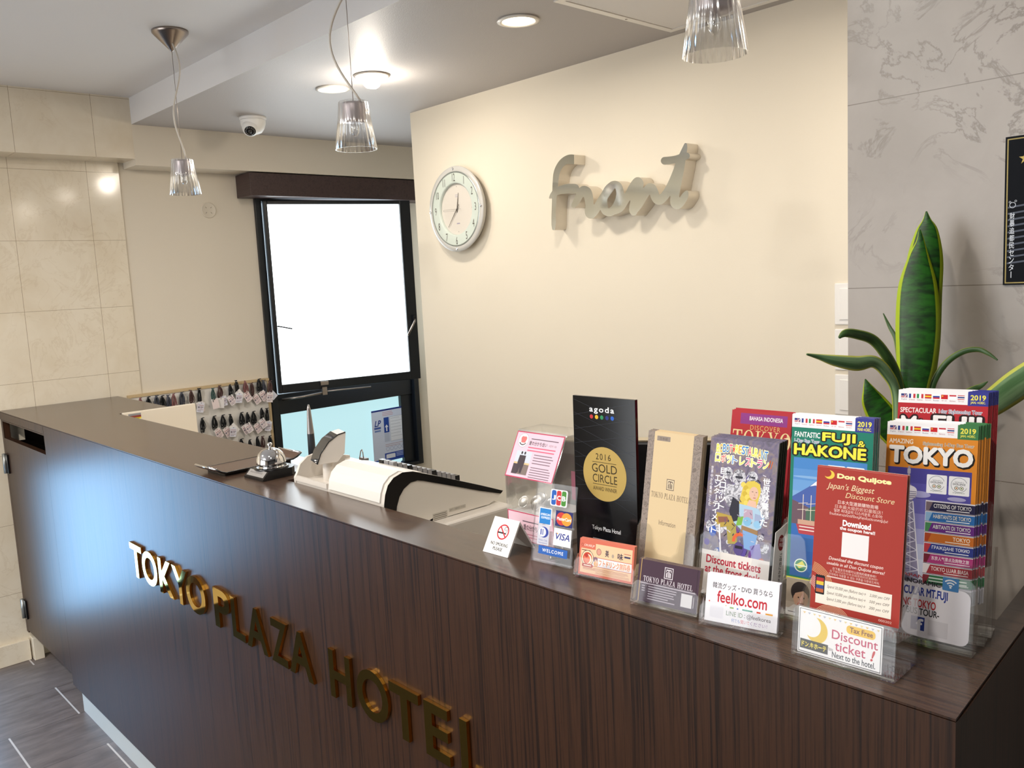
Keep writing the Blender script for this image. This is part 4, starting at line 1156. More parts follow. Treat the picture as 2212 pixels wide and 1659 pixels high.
# --- hotel information leaflets: marbled bands on cream
def marbled():
    m = mk('marbled_paper'); t = NT(m)
    t.color(t.ramp(t.noise(t.pos((60, 60, 60)), 1.5, 6, 0.6, 2.5), [(0.38, hexc('#6d6058')), (0.5, hexc('#93857b')), (0.62, hexc('#756a64'))]))
    t.p.inputs['Roughness'].default_value = 0.5
    return m
M_MARB = marbled()
def logo(F, x, t, s, fg, bg):
    F.rect(x, t, x + s, t + s * 1.15, fg); F.rect(x + s * .07, t + s * .07, x + s * .93, t + s * 1.08, bg)
    F.rect(x + s * .2, t + s * .2, x + s * .8, t + s * .3, fg); F.rect(x + s * .45, t + s * .2, x + s * .55, t + s, fg)
    for k, hh in ((.2, .55), (.3, .45), (.6, .45), (.7, .55)): F.rect(x + s * k, t + s * hh, x + s * (k + .07), t + s, fg)
    F.poly([(x + s * .18, t + s * .5), (x + s * .30, t + s * .36), (x + s * .2, t + s * .3)], fg); F.poly([(x + s * .82, t + s * .5), (x + s * .70, t + s * .36), (x + s * .8, t + s * .3)], fg)
SERIF = {   # polygons on a unit-high cell: (width, [polygons])
    'T': (.74, [[(.30, 0), (.44, 0), (.44, 1), (.30, 1)], [(0, 1), (0, .93), (.74, .93), (.74, 1)], [(0, .95), (0, .74), (.04, .74), (.09, .95)], [(.74, .95), (.74, .74), (.70, .74), (.65, .95)], [(.19, 0), (.55, 0), (.55, .04), (.19, .04)]]),
    'P': (.66, [[(.12, 0), (.26, 0), (.26, 1), (.12, 1)], [(0, 0), (.38, 0), (.38, .04), (0, .04)], [(0, .96), (.36, .96), (.36, 1), (0, 1)], [(.26, 1), (.26, .95), (.42, .93), (.49, .84), (.49, .64), (.42, .53), (.26, .50), (.26, .45), (.46, .46), (.62, .56), (.66, .73), (.62, .90), (.46, 1)]]),
    'L': (.66, [[(.12, 0), (.26, 0), (.26, 1), (.12, 1)], [(0, .96), (.38, .96), (.38, 1), (0, 1)], [(0, 0), (.66, 0), (.66, .05), (0, .05)], [(.66, 0), (.66, .26), (.62, .26), (.56, .04)]]),
    'A': (.80, [[(.38, 1), (.46, 1), (.72, 0), (.57, 0), (.36, .86)], [(.38, 1), (.42, .92), (.14, 0), (.09, 0)], [(.2, .30), (.6, .30), (.6, .36), (.2, .36)], [(0, 0), (.24, 0), (.24, .04), (0, .04)], [(.48, 0), (.80, 0), (.80, .04), (.48, .04)]]),
    'Z': (.68, [[(0, 0), (.16, 0), (.66, 1), (.5, 1)], [(.03, 1), (.03, .95), (.66, .95), (.66, 1)], [(0, 0), (.68, 0), (.68, .05), (0, .05)], [(.03, 1), (.03, .74), (.07, .74), (.13, .96)], [(.68, 0), (.68, .26), (.64, .26), (.57, .04)]]),
    'H': (.84, [[(.12, 0), (.26, 0), (.26, 1), (.12, 1)], [(.58, 0), (.72, 0), (.72, 1), (.58, 1)], [(.2, .48), (.64, .48), (.64, .53), (.2, .53)], [(0, 0), (.38, 0), (.38, .04), (0, .04)], [(.46, 0), (.84, 0), (.84, .04), (.46, .04)], [(0, .96), (.38, .96), (.38, 1), (0, 1)], [(.46, .96), (.84, .96), (.84, 1), (.46, 1)]]),
    'E': (.68, [[(.12, 0), (.26, 0), (.26, 1), (.12, 1)], [(0, 0), (.68, 0), (.68, .05), (0, .05)], [(0, .95), (.64, .95), (.64, 1), (0, 1)], [(.2, .48), (.46, .48), (.46, .53), (.2, .53)], [(.68, 0), (.68, .26), (.64, .26), (.57, .04)], [(.64, 1), (.64, .76), (.60, .76), (.54, .96)], [(.46, .38), (.49, .38), (.49, .63), (.46, .63)]]),
    'K': (.82, [[(.12, 0), (.26, 0), (.26, 1), (.12, 1)], [(0, 0), (.38, 0), (.38, .04), (0, .04)], [(0, .96), (.38, .96), (.38, 1), (0, 1)], [(.24, .38), (.30, .38), (.70, 1), (.63, 1)], [(.34, .50), (.44, .62), (.80, 0), (.64, 0)], [(.52, 0), (.82, 0), (.82, .04), (.52, .04)], [(.52, .96), (.80, .96), (.80, 1), (.52, 1)]]),
    'Y': (.80, [[(.33, 0), (.47, 0), (.47, .45), (.33, .45)], [(.33, .45), (.47, .45), (.24, 1), (.08, 1)], [(.41, .45), (.47, .45), (.72, 1), (.66, 1)], [(.22, 0), (.58, 0), (.58, .04), (.22, .04)], [(0, .96), (.32, .96), (.32, 1), (0, 1)], [(.54, .96), (.80, .96), (.80, 1), (.54, 1)]]),
}
_o = []
for k in range(24):
    a0, a1 = 2 * PI * k / 24, 2 * PI * (k + 1) / 24
    _o.append([(.40 + .40 * math.cos(a0), .5 + .52 * math.sin(a0)), (.40 + .40 * math.cos(a1), .5 + .52 * math.sin(a1)), (.40 + .25 * math.cos(a1), .5 + .47 * math.sin(a1)), (.40 + .25 * math.cos(a0), .5 + .47 * math.sin(a0))])
SERIF['O'] = (.80, _o)
def serif(F, s, x0, x1, t0, t1, c):
    tot = sum(SERIF[ch][0] + .12 if ch != ' ' else .5 for ch in s) - .12
    kx = (x1 - x0) / tot; x = 0; g = []; fs = []
    for ch in s:
        if ch == ' ': x += .5; continue
        wd, polys = SERIF[ch]
        for pl_ in polys:
            fs.append(tuple(range(len(g), len(g) + len(pl_)))); g += [(x0 + (x + p[0]) * kx, t1 - p[1] * (t1 - t0)) for p in pl_]
        x += wd + .12
    F.put(g); F.mb.mesh([F.pt(*q) for q in g], fs, ink(c) if isinstance(c, str) else c, M=F.M)
def d_hotel(F):
    F.rect(0, 0, 97, 213, M_MARB); F.rect(12, 0, 82, 213, '#d3bd97')
    F.rect(17, 6, 41, 13, '#8f837a'); F.text('日本語', 22, 36, 7.5, 11.5, '#5d534d')
    logo(F, 41, 66, 13.5, '#5b4c44', '#d9c9ab'); serif(F, 'TOKYO PLAZA HOTEL', 15, 81, 87, 95, '#54463e')
    F.text('Information', 33, 63, 126, 133, '#6a5c50', -0.01)
o = leaflet('information_leaflet', 97, 213, 1.2, d_hotel, col('#d9c2a0', 0.6))
stack(o, PL(-0.7762, 0.9465, CT + 0.0048, -2, 10.5), 6, 1.9, 'leaflet', 'cream hotel information leaflet with marbled bands, front of its stack', '%s cream leaflet with marbled bands, counted from the front of its stack', 'cream hotel leaflets')

# --- entertainment leaflets: bright letters over chrome figures on purple
M_ROBO = mk('violet_print'); _t = NT(M_ROBO)
_t.color(_t.ramp(_t.noise(_t.pos((45, 45, 45)), 1.4, 5, 0.6, 1.2), [(0.30, hexc('#3a3040')), (0.47, hexc('#5d5070')), (0.6, hexc('#7c6a66')), (0.72, hexc('#42466a'))]))
_t.p.inputs['Roughness'].default_value = 0.3
M_CHAR = mk('chrome_print'); _t = NT(M_CHAR)
_t.color(_t.ramp(_t.noise(_t.pos((110, 110, 110)), 1.6, 5, 0.6, 1.6), [(0.32, hexc('#34323c')), (0.46, hexc('#8f8d97')), (0.56, hexc('#dcdce2')), (0.68, hexc('#6a6680'))]))
_t.p.inputs['Roughness'].default_value = 0.3
def d_robot(F):
    F.rect(0, 0, 100, 165, M_ROBO)
    r = random.Random(5)
    # chrome figures: heads, shoulders, arms
    for x, t, rr in ((47, 52, 10), (30, 47, 7), (66, 50, 8), (36, 72, 9)):
        F.circ(x, t, rr, M_CHAR, rr * 1.15); F.rrect(x - rr * .55, t - rr * .25, x + rr * .55, t + rr * .05, .8, '#33323e'); F.poly([(x - rr * .3, t + rr * .35), (x + rr * .3, t + rr * .35), (x, t + rr * .7)], '#5a5866')
    F.poly([(30, 62), (66, 60), (74, 78), (62, 92), (34, 92), (26, 80)], M_CHAR)
    F.poly([(68, 56), (90, 66), (94, 100), (84, 104), (72, 80)], M_CHAR)
    for k in range(26):
        x, t = r.uniform(6, 94), r.uniform(112, 160); F.circ(x, t, r.uniform(3, 7), M_CHAR if k % 3 else ['#5b4a9a', '#3f5fb0', '#c07a70', '#6a3f8a'][k % 4], r.uniform(3, 8), 14)
    # seated woman with blond curls
    F.poly([(54, 62), (60, 55), (70, 53), (78, 57), (80, 66), (77, 80), (74, 92), (68, 84), (60, 92), (52, 98), (49, 88)], '#d8c052')
    for k in range(9): F.circ(54 + (k % 3) * 3 + k, 60 + k * 4, 3.6, ['#e2cd63', '#c9ae3e'][k % 2])
    F.circ(70, 70, 6.6, '#dcb7a2', 9); F.poly([(64, 79), (74, 80), (76, 90), (60, 90)], '#e0b9a2')
    F.rect(67, 67.4, 69.2, 68.2, '#6a5048'); F.rect(72.6, 67.8, 74.6, 68.6, '#6a5048'); F.poly([(71, 69), (72.4, 73), (70.6, 73)], '#caa08c'); F.rect(69.6, 75.2, 73.2, 76.2, '#b0605a')
    F.poly([(50, 86), (62, 87), (78, 89), (88, 100), (84, 114), (72, 122), (56, 120), (44, 112), (42, 96)], '#a9c6dc')
    F.poly([(58, 92), (70, 92), (72, 104), (58, 104)], '#b9a0b4'); F.poly([(74, 96), (86, 98), (84, 108), (74, 108)], '#9aa8c8'); F.circ(64, 108, 6, '#7fb6d8'); F.circ(78, 110, 5, '#8fbfe0')
    F.poly([(40, 78), (50, 84), (52, 108), (42, 112), (36, 98)], '#2c2c38'); F.poly([(50, 104), (58, 102), (56, 114), (48, 116)], '#7ab04a')
    F.poly([(56, 114), (80, 118), (80, 126), (56, 122)], '#9a7a55'); F.poly([(18, 102), (40, 104), (46, 116), (24, 122), (16, 114)], '#b39a48'); F.poly([(20, 108), (34, 106), (38, 112), (22, 116)], '#8a5a4a')
    F.poly([(34, 118), (48, 116), (52, 140), (38, 142)], '#a89a50'); F.ring(56, 136, 12, 4.5, '#d8633a', -10, 190); F.poly([(58, 120), (80, 124), (76, 146), (62, 144)], '#7fa6d6')
    F.circ(54, 146, 7, '#5a4a86', 9); F.rect(49, 142, 60, 146, '#241f30'); F.poly([(70, 140), (84, 134), (88, 152), (76, 160)], '#8a84c0')
    F.poly([(22, 118), (24, 117), (30, 158), (27, 158)], '#e6e6ee')
    for k in range(70):
        x, t = r.uniform(4, 90), r.uniform(44, 152)
        if 55 < x < 80 and 52 < t < 92: continue
        a_ = r.uniform(0, 3); l_ = r.uniform(2, 7); w_ = r.uniform(.5, 1.6); dx, dt = l_ * math.cos(a_), l_ * math.sin(a_)
        F.stroke([(x, t), (min(max(x + dx, 2), 97), min(t + dt, 154))], w_, [M_CHAR, '#c9c6d2', '#2b2834', '#5a4f86', '#8f8a9c', '#3e3a52'][k % 6])
    # titles
    cs = ['#f3e24a', '#e0568a', '#3f7fd0', '#f0a63a']
    s = 'ROBOT★RESTAURANT'; n = len(s)
    for i, ch in enumerate(s):
        x = 10 + 76 * i / n; sl = ((i - 5) ** 2) * .045
        F.text(ch, x, x + 4.5, 8.5 + sl, 19 + sl * 1.05, '#d24a3a' if ch == '★' else cs[(i * 7 + i // 3) % 4], .05, 0, '#eef0c8', .11)
    s = 'ロボットレストラン'
    for i, ch in enumerate(s):
        x = 9 + 78 * i / 9 + (2 if i > 3 else 0); F.text(ch, x, x + 7.2, 22.5 + i * .3, 33 + i * .3, ['#f0e36a', '#d8586a', '#eadf70', '#6f9be0', '#f0e36a', '#e0689a', '#ece272', '#d85aa0', '#f0e36a'][i], .05, 0, '#f4f2dc', .09)
    F.stroke([(90, 24), (88, 34)], 1.2, '#c8642f'); F.stroke([(93, 25), (91, 35)], 1.2, '#c8642f')
    F.vtext('巨大ロボット', 19, 28, 41, 99, '#f5f5f8', .04); F.vtext('エンターテイメント', 11, 19, 52, 132, '#f5f5f8', .04)
    F.vtext('世界が驚いた', 82, 92, 48, 112, '#f5f5f8', .04); F.vtext('世界中から驚愕された', 4, 7.5, 40, 96, '#e8e6ee', .02)
    F.rect(0, 155, 100, 214, '#e9e4e0')
    F.text('Discount tickets', 8, 88, 161.5, 172, '#b7203c', .045); F.text('at the front desk', 7, 88, 174.5, 185, '#b7203c', .045); F.text('Ic', 12, 19, 187.5, 194, '#222222', .04)
o = leaflet('show_leaflet', 101, 214, 1.6, d_robot, M_BLACK)
stack(o, PL(-0.6685, 0.949, CT + 0.0048, 3.8, 11.5), 9, 2.8, 'leaflet', 'show leaflet with rainbow lettering and chrome figures, front of its stack', '%s show leaflet with dark edges, counted from the front of its stack', 'purple show leaflets')

# --- red city guides behind the show leaflets
def d_disc(F):
    F.rect(0, 0, 96.5, 201, '#b4313a'); F.rect(15, 4, 90, 20, '#8e3a86'); F.text('BAHASA INDONESIA', 30, 83, 8, 14, '#f3edf0', .03)
    F.text('DISCOVER', 32, 80, 21, 28, '#d9b274', -.01, 0, None, .05, 0, 1.2); serif(F, 'TOKYO', 4, 97, 29, 54, '#ecd9a0')
    F.stroke([(4, 57), (10, 57), (16, 64), (24, 62), (28, 58), (25, 55)], 1.4, '#e8c890'); F.poly([(91, 30), (92, 35), (96, 36), (92, 37), (92, 42), (91, 37), (86, 36), (91, 35)], '#f6ecc0')
    F.text('DESTINASI', 30, 90, 66, 74, '#ecd9a0')
o = leaflet('city_guide', 96.5, 201, 2.0, d_disc, col('#c04048', 0.5))
stack(o, PL(-0.7105, 1.070, H - 0.4105, 2.0, 11), 4, 2.8, 'guide', 'red city guide with gold capitals standing behind the show leaflets', '%s red city guide from the front, behind the show leaflets', 'red city guides', (0.003, 0.002), 0.0)

# --- green mountain tour leaflets
def sky(F, x0, t0, x1, t1, cols):
    n = len(cols)
    for i, c in enumerate(cols): F.rect(x0, t0 + (t1 - t0) * i / n, x1, t0 + (t1 - t0) * (i + 1) / n, c)
def d_fuji(F):
    F.rect(0, 0, 100, 210, '#1f7a66'); header(F, '#3a3f92', '2019', 'MAR→DEC.')
    F.text('FANTASTIC', 4, 36, 21.5, 28, '#f4f6f4', .04); F.text('1-Day Bus Tour', 4, 35.5, 30.5, 36.5, '#2b4a8c', .02, 0, '#f4f6f4', .08)
    F.text('FUJI', 39.5, 78.5, 20.5, 33.5, '#f2e64a', .08, 0, '#1a1c1c', .15); F.text('&', 82.5, 90.5, 27.5, 35, '#f2e64a', .05, 0, '#1a1c1c', .1)
    F.text('HAKONE', 4.5, 91.5, 37, 50, '#f2e64a', .08, 0, '#1a1c1c', .15)
    sky(F, 4, 54, 94, 110, ['#4a86c8', '#5b92d0', '#6d9fd6', '#7fa9d8'])
    F.circ(30, 78, 26, '#86b0dc', 1.6); F.circ(70, 90, 20, '#8db4de', 1.4)
    F.poly([(4, 104), (24, 90), (36, 80), (44, 79), (52, 86), (94, 110), (94, 118), (4, 118)], '#4a62a8'); F.poly([(26, 89), (36, 80), (44, 79), (50, 85), (46, 88), (42, 85), (38, 89), (33, 87)], '#eef2fa')
    F.poly([(4, 108), (16, 112), (30, 118), (50, 112), (94, 120), (94, 140), (4, 140)], '#6a5560'); F.poly([(22, 118), (40, 110), (60, 118), (94, 116), (94, 142), (22, 142)], '#4d6a58')
    sky(F, 4, 138, 94, 204, ['#3a6ab0', '#34609f', '#2f5a9c', '#3a6aa8'])
    F.poly([(10, 138), (60, 138), (56, 150), (14, 150)], '#b2444c'); F.rect(12, 132, 56, 138, '#c9a08a'); F.lines(14, 54, 140, 2, 4, 1.4, '#e8d8d0', .1)
    for x in (18, 28, 42): F.stroke([(x, 132), (x, 100)], .8, '#e8dcc8'); F.stroke([(x - 6, 112), (x + 6, 110)], .6, '#e8dcc8'); F.stroke([(x - 7, 120), (x + 7, 118)], .6, '#e8dcc8')
    badge(F, 47, 60, 21); badge(F, 70, 60, 21)
    F.circ(18, 190, 8.5, '#e9f0dc'); F.circ(18, 190, 7.2, '#2f8a5a'); F.poly([(12, 190), (20, 184), (24, 190), (16, 194)], '#e8e04a'); F.rect(10, 189.5, 26, 191, '#e9f0dc')
    F.rect(0, 206, 100, 210, '#d7d43c')
o = leaflet('mountain_tour_leaflet', 100, 210, 1.2, d_fuji)
stack(o, PL(-0.5418, 0.959, H - 0.397, 7.0, 7.1), 7, 2.0, 'leaflet', 'green tour leaflet with a snowy mountain and yellow lettering, front of its stack', '%s green mountain tour leaflet, counted from the front of its stack', 'green mountain tour leaflets', (0.0005, 0.001), 0.0005)

# --- orange city tour leaflets
def tower(F, cx, t0, t1, w0, w1):
    F.poly([(cx - w0 * .25, t0 + 22), (cx + w0 * .25, t0 + 22), (cx + w1, t1), (cx - w1, t1)], '#8f8aa6')
    F.rect(cx - 1.1, t0, cx + 1.1, t0 + 24, '#a79fae'); F.rect(cx - 1.8, t0 + 3, cx + 1.8, t0 + 9, '#b7b0bc')
    F.circ(cx, t0 + 32, w0 * .75, '#d8d2dc', 9); F.circ(cx, t0 + 29, w0 * .75, '#e6e2ea', 6)
    for k in range(4): F.rect(cx - w0 * .7, t0 + 30 + k * 2.4, cx + w0 * .7, t0 + 31 + k * 2.4, '#8a85a0')
    for k in range(9):
        a, b = k / 9, (k + 1) / 9; ta, tb = t0 + 42 + (t1 - t0 - 42) * a, t0 + 42 + (t1 - t0 - 42) * b
        wa, wb = w0 * .45 + (w1 - w0 * .45) * a, w0 * .45 + (w1 - w0 * .45) * b
        for s in (-1, 1): F.stroke([(cx - s * wa, ta), (cx + s * wb, tb)], .9, '#e4e2ee'); F.stroke([(cx - s * wa, ta), (cx - s * wb, tb)], 1.2, '#eceaf2'); F.stroke([(cx - s * wa * .4, ta), (cx - s * wb * .4, tb)], .7, '#d8d4e4')
        F.stroke([(cx - wa, ta), (cx + wa, ta)], .7, '#5a5480')
def d_tokyo(F):
    F.rect(0, 0, 100, 210, '#dc8a2c'); header(F, '#3f7a4a', '2019', 'JAN.→DEC.')
    F.text('AMAZING', 3, 30, 20.5, 26, '#f6ead8', .04); F.text('Sightseeing 1-Day Bus Tour', 41, 96, 22.5, 27.5, '#6a4a2a', .02, 0, '#f4ead8', .07)
    F.text('TOKYO', 5.7, 95.7, 31, 50.3, '#1c1816', .14); F.text('TOKYO', 4.5, 94.5, 29.6, 48.8, '#f7f6f4', .09)
    sky(F, 3, 55, 95, 200, ['#4a4496', '#5650a4', '#6c68b4', '#8886c4', '#a3a4d0', '#bcc2dc', '#ccd0e2', '#d2d6e6'])
    F.circ(40, 86, 12, '#a8a6d4', 4); F.circ(80, 88, 10, '#b0aed8', 2.5)
    tower(F, 27, 53, 200, 13, 18)
    badge(F, 47, 61, 22); badge(F, 71, 61, 22)
    ban = [('CITIZENS OF TOKYO', '#2c2a4c', '#f2f0f4'), ('HABITANTS DE TOKYO', '#2f6fb4', '#f0f4f8'), ('ABITANTI DI TOKYO', '#6a2f86', '#f4eef6'), ('TOKYO', '#c9702c', '#f8ead8'), ('ГРАЖДАНЕ ТОКИО', '#34408e', '#eef0f8'), ('东京人气景点及购物之旅', '#b2407e', '#f8e8f0'), ('TOKYO LUAR BIASA', '#a83a44', '#f6e6e4'), ('', '#2f7a4c', '#e8f2ea')]
    F.rect(47, 92, 100, 194, '#e6e2ea')
    for i, (s, c, fg) in enumerate(ban):
        t = 93.5 + i * 12.4
        F.rect(47.5, t, 100, t + 10.6, c); F.poly([(47.5, t), (55, t), (51, t + 10.6), (47.5, t + 10.6)], ['#7a6a72', '#8fb6d8', '#4a8a5a', '#b04a2a', '#c0404a', '#7a2a3a', '#e8e0e0', '#8a2f3a'][i])
        if s: F.text(s, 56 if i != 3 else 78, 96, t + 2, t + 6.6, fg, .03, 0, '#22202a' if i < 3 else None, .07)
        F.lines(70, 97, t + 8, 1, 2, 1, fg, .1)
        if i == 7: F.lines(54, 95, t + 2.5, 2, 3.6, 1.6, '#dfeee2', .1)
        F.rect(47, t + 10.9, 100, t + 11.5, '#4a4450')
    F.rect(0, 194, 100, 210, '#c9c7cc')
o = leaflet('city_tour_leaflet', 100, 210, 1.3, d_tokyo)
stack(o, PL(-0.4435, 1.007, H - 0.405, 11, 11), 9, 1.8, 'leaflet', 'orange city tour leaflet with big white capitals and a tower, front of its stack', '%s orange city tour leaflet, counted from the front of its stack', 'orange city tour leaflets', (0.0005, 0.003), 0.0013)

def d_mtfuji(F):
    F.rect(0, 0, 100, 210, '#b82a34'); header(F, '#383c90', '2019', 'JAN.→DEC.')
    F.text('SPECTACULAR', 3, 44, 22, 28, '#f6ecec', .04); F.text('1day Sightseeing Tour', 47, 94, 22.5, 28.5, '#38407e', .02, 0, '#f4eef0', .08)
    F.text('Mt.', 5, 36, 33, 52, '#f7f4f4', .06, 0, '#2a1a1e', .12); F.text('FUJI', 42, 93, 31, 52, '#f7f4f4', .08, 0, '#2a1a1e', .14)
    sky(F, 4, 58, 94, 120, ['#4a86c8', '#5b92d0', '#7fa9d8']); F.poly([(10, 120), (44, 74), (54, 74), (92, 120)], '#4a62a8'); F.poly([(36, 85), (44, 74), (54, 74), (62, 85), (50, 82)], '#eef2fa')
o = leaflet('volcano_tour_leaflet', 100, 210, 1.3, d_mtfuji)
stack(o, PL(-0.4450, 1.0425, H - 0.370, 11, 11), 8, 2.2, 'leaflet', 'red tour leaflet half hidden behind the orange stack, front of its pile', '%s red tour leaflet from the front, behind the orange stack', 'red mountain tour leaflets', (0.0005, 0.001), 0.0012)

# --- portrait flyer low in the green stack's holder
def d_face(F):
    F.rect(0, 0, 96, 47, '#c9b9a6'); F.rect(0, 0, 96, 30, '#b9a994'); F.circ(18, 16, 12, '#2e2320', 13); F.circ(19, 24, 9.5, '#d9ab8c', 12)
    F.poly([(8, 12), (16, 6), (28, 10), (30, 20), (22, 14), (12, 18), (8, 26)], '#2a201c'); F.circ(16, 23, 1, '#3a2a24'); F.circ(23, 23, 1, '#3a2a24'); F.rect(17, 30, 23, 31.4, '#a8584c')
    F.poly([(4, 38), (10, 33), (28, 33), (36, 38)], '#e6ded6'); F.rect(0, 38, 96, 47, '#e9e4dc'); F.lines(3, 14, 42, 1, 3, 1, '#6a5a50'); F.circ(60, 24, 14, '#8d7460'); F.circ(60, 26, 9, '#cfa284', 11)
o = leaflet('portrait_flyer', 96, 47, 1.5, d_face)
o.matrix_world = PL(-0.5395, 0.952, CT + 0.0052, 7.0, 7.1); tag(o, 'flyer with a dark haired portrait, low in the holder below the green leaflets', 'flyer')

# --- red discount store flyers and ticket
M_FOIL = col('#c9b06a', 0.25, 0.7, name='gold_foil')
def d_dq(F):
    F.rect(0, 0, 100, 165, '#a5382f')
    for k in range(7): F.ring(-4, 140, 30 - k * 1.6, .7, '#d8a878', 0, 78); F.ring(-6, 147, 22 - k * 1.6, .7, '#e0b9b0', 0, 70)
    for k in range(6):
        r_ = 24 - k * 1.5; a_ = math.degrees(math.asin(15 / r_)) + 3; F.ring(26, 180, r_, .7, '#d9a88a', a_, 180 - a_)
    F.circ(14.5, 8, 6, '#e8c84a', 5); F.circ(11.8, 6.6, 4.9, '#a5382f', 4.2)
    F.text('Don Quijote', 24, 83, 5.8, 12.2, M_FOIL, .05, 0, '#e9ddb6', .05); F.text("Japan's Biggest", 12, 66, 16.5, 25.5, '#ead9b0', 0, .3); F.text('Discount Store', 34, 88, 26, 32, '#e2cfa0', 0, .3)
    F.text('日本大型連鎖購物商場', 26, 71, 35.5, 40, '#f0dcd4'); F.text('日本最大級的折扣量販店！', 23, 76, 40.8, 45, '#e0bfb4'); F.text('일본 최대급의 디스카운트 스토어!', 22, 76, 45.6, 49.4, '#f0dcd4'); F.text('ร้านดิสเคาน์สโตร์ที่ใหญ่ที่สุดในประเทศญี่ปุ่น!', 17, 82, 50, 54.2, '#f0dcd4')
    F.text('Download', 33, 64, 57.5, 63.8, '#fbf6f6', .08); F.text('the coupon here!!', 30, 69, 65, 69.6, '#fbf6f6', .06)
    F.rect(33, 71, 63, 99, '#efe9ea')
    F.text('Download the discount coupon', 19, 80, 101, 106, '#f4e6e0', .01, .25); F.text('useable in all Don Quijote stores!', 17, 82, 106.8, 111.5, '#f4e6e0', .01, .25)
    F.text('在下載全日本都可以使用的優惠券吧！', 24, 73, 112.6, 115.6, '#e8ccc4'); F.text('在下载可以在日本全国使用的优惠券吧！', 21, 75, 116, 118.8, '#d8b0a4'); F.text('전국에서 이용할 수 있는 쿠폰을 다운로드하자.', 20, 77, 119.4, 122.4, '#e8ccc4'); F.lines(18, 80, 123.4, 1, 3, 1.5, '#e0c0b8', .05)
    F.rect(6, 130, 91, 157, '#efe8dc'); F.rrect(5, 124.5, 16, 146.5, 1, '#1c1a1e')
    for k, c in enumerate(('#b03038', '#e0c040', '#3a4a8a', '#b8623a')): F.rect(6.2, 127.5 + k * 4.2, 14.8, 131.7 + k * 4.2, c)
    for i, (a, b) in enumerate((('Spend 30,000 yen (Before tax)→', '2,000 yen OFF'), ('Spend 10,000 yen (Before tax)→', '500 yen OFF'), ('Spend 5,000 yen (Before tax)→', '200 yen OFF'))):
        F.text(a, 19, 63, 134 + i * 7, 138.4 + i * 7, '#5a4a44', 0, .25); F.text(b, 67, 89, 134 + i * 7, 138 + i * 7, '#5a4a44', 0, .25)
    F.text('000202', 78, 92, 159.5, 162, '#e8c8c0')
o = leaflet('store_flyer', 100, 165, 1.4, d_dq, col('#efdcd2', 0.6))
stack(o, PL(-0.4734, 0.8904, CT + 0.0490, 3.4, 8.2), 5, 1.9, 'flyer', 'red discount store flyer with gold lettering, front of its stack', '%s red discount store flyer, counted from the front of its stack', 'red discount store flyers')
def d_ticket(F):
    F.rect(0, 0, 96, 52, '#f5f3f4'); F.rect(1.2, 1.2, 94.8, 50.8, '#26262a'); F.rect(1.9, 1.9, 94.1, 50.1, '#f7f5f6')
    for k in range(15): F.poly([(5 + k * 6, 4.5), (8.5 + k * 6, 4.5), (6.7 + k * 6, 6.8)], ['#e9c77a', '#b7bcd0', '#ead9a0'][k % 3])
    F.circ(22, 23, 13, '#e8c53e', 14.5); F.circ(16, 19.5, 11, '#f7f5f6', 12.4)
    F.rect(3, 36, 36, 47, '#2a2418'); F.text('ドン.キホーテ', 5, 34, 38.5, 44.5, '#e8d63a', .06)
    F.rrect(56, 7.5, 88, 17, 4, '#f0c43a'); F.text('Tax Free', 60, 85, 9.3, 14.7, '#8a4a28', .04)
    F.text('Discount', 40, 91, 17, 27, '#c43a62', .015); F.text('ticket', 44, 78, 29, 39.5, '#c43a62', .015); F.text('!', 84, 88, 29, 40, '#c8363a', .06, .3)
    F.text('Next to the hotel.', 41, 89, 41.5, 48, '#26242a', .03); F.poly([(36, 38), (42, 39), (42, 41), (37, 42)], '#c9c4c4')
o = leaflet('discount_ticket_card', 96, 52, 0.8, d_ticket)
o.matrix_world = PL(-0.4765, 0.8665, CT + 0.0042, 1.5, 6.3); tag(o, 'white discount ticket card in the front of the clear holder with red flyers', 'card')

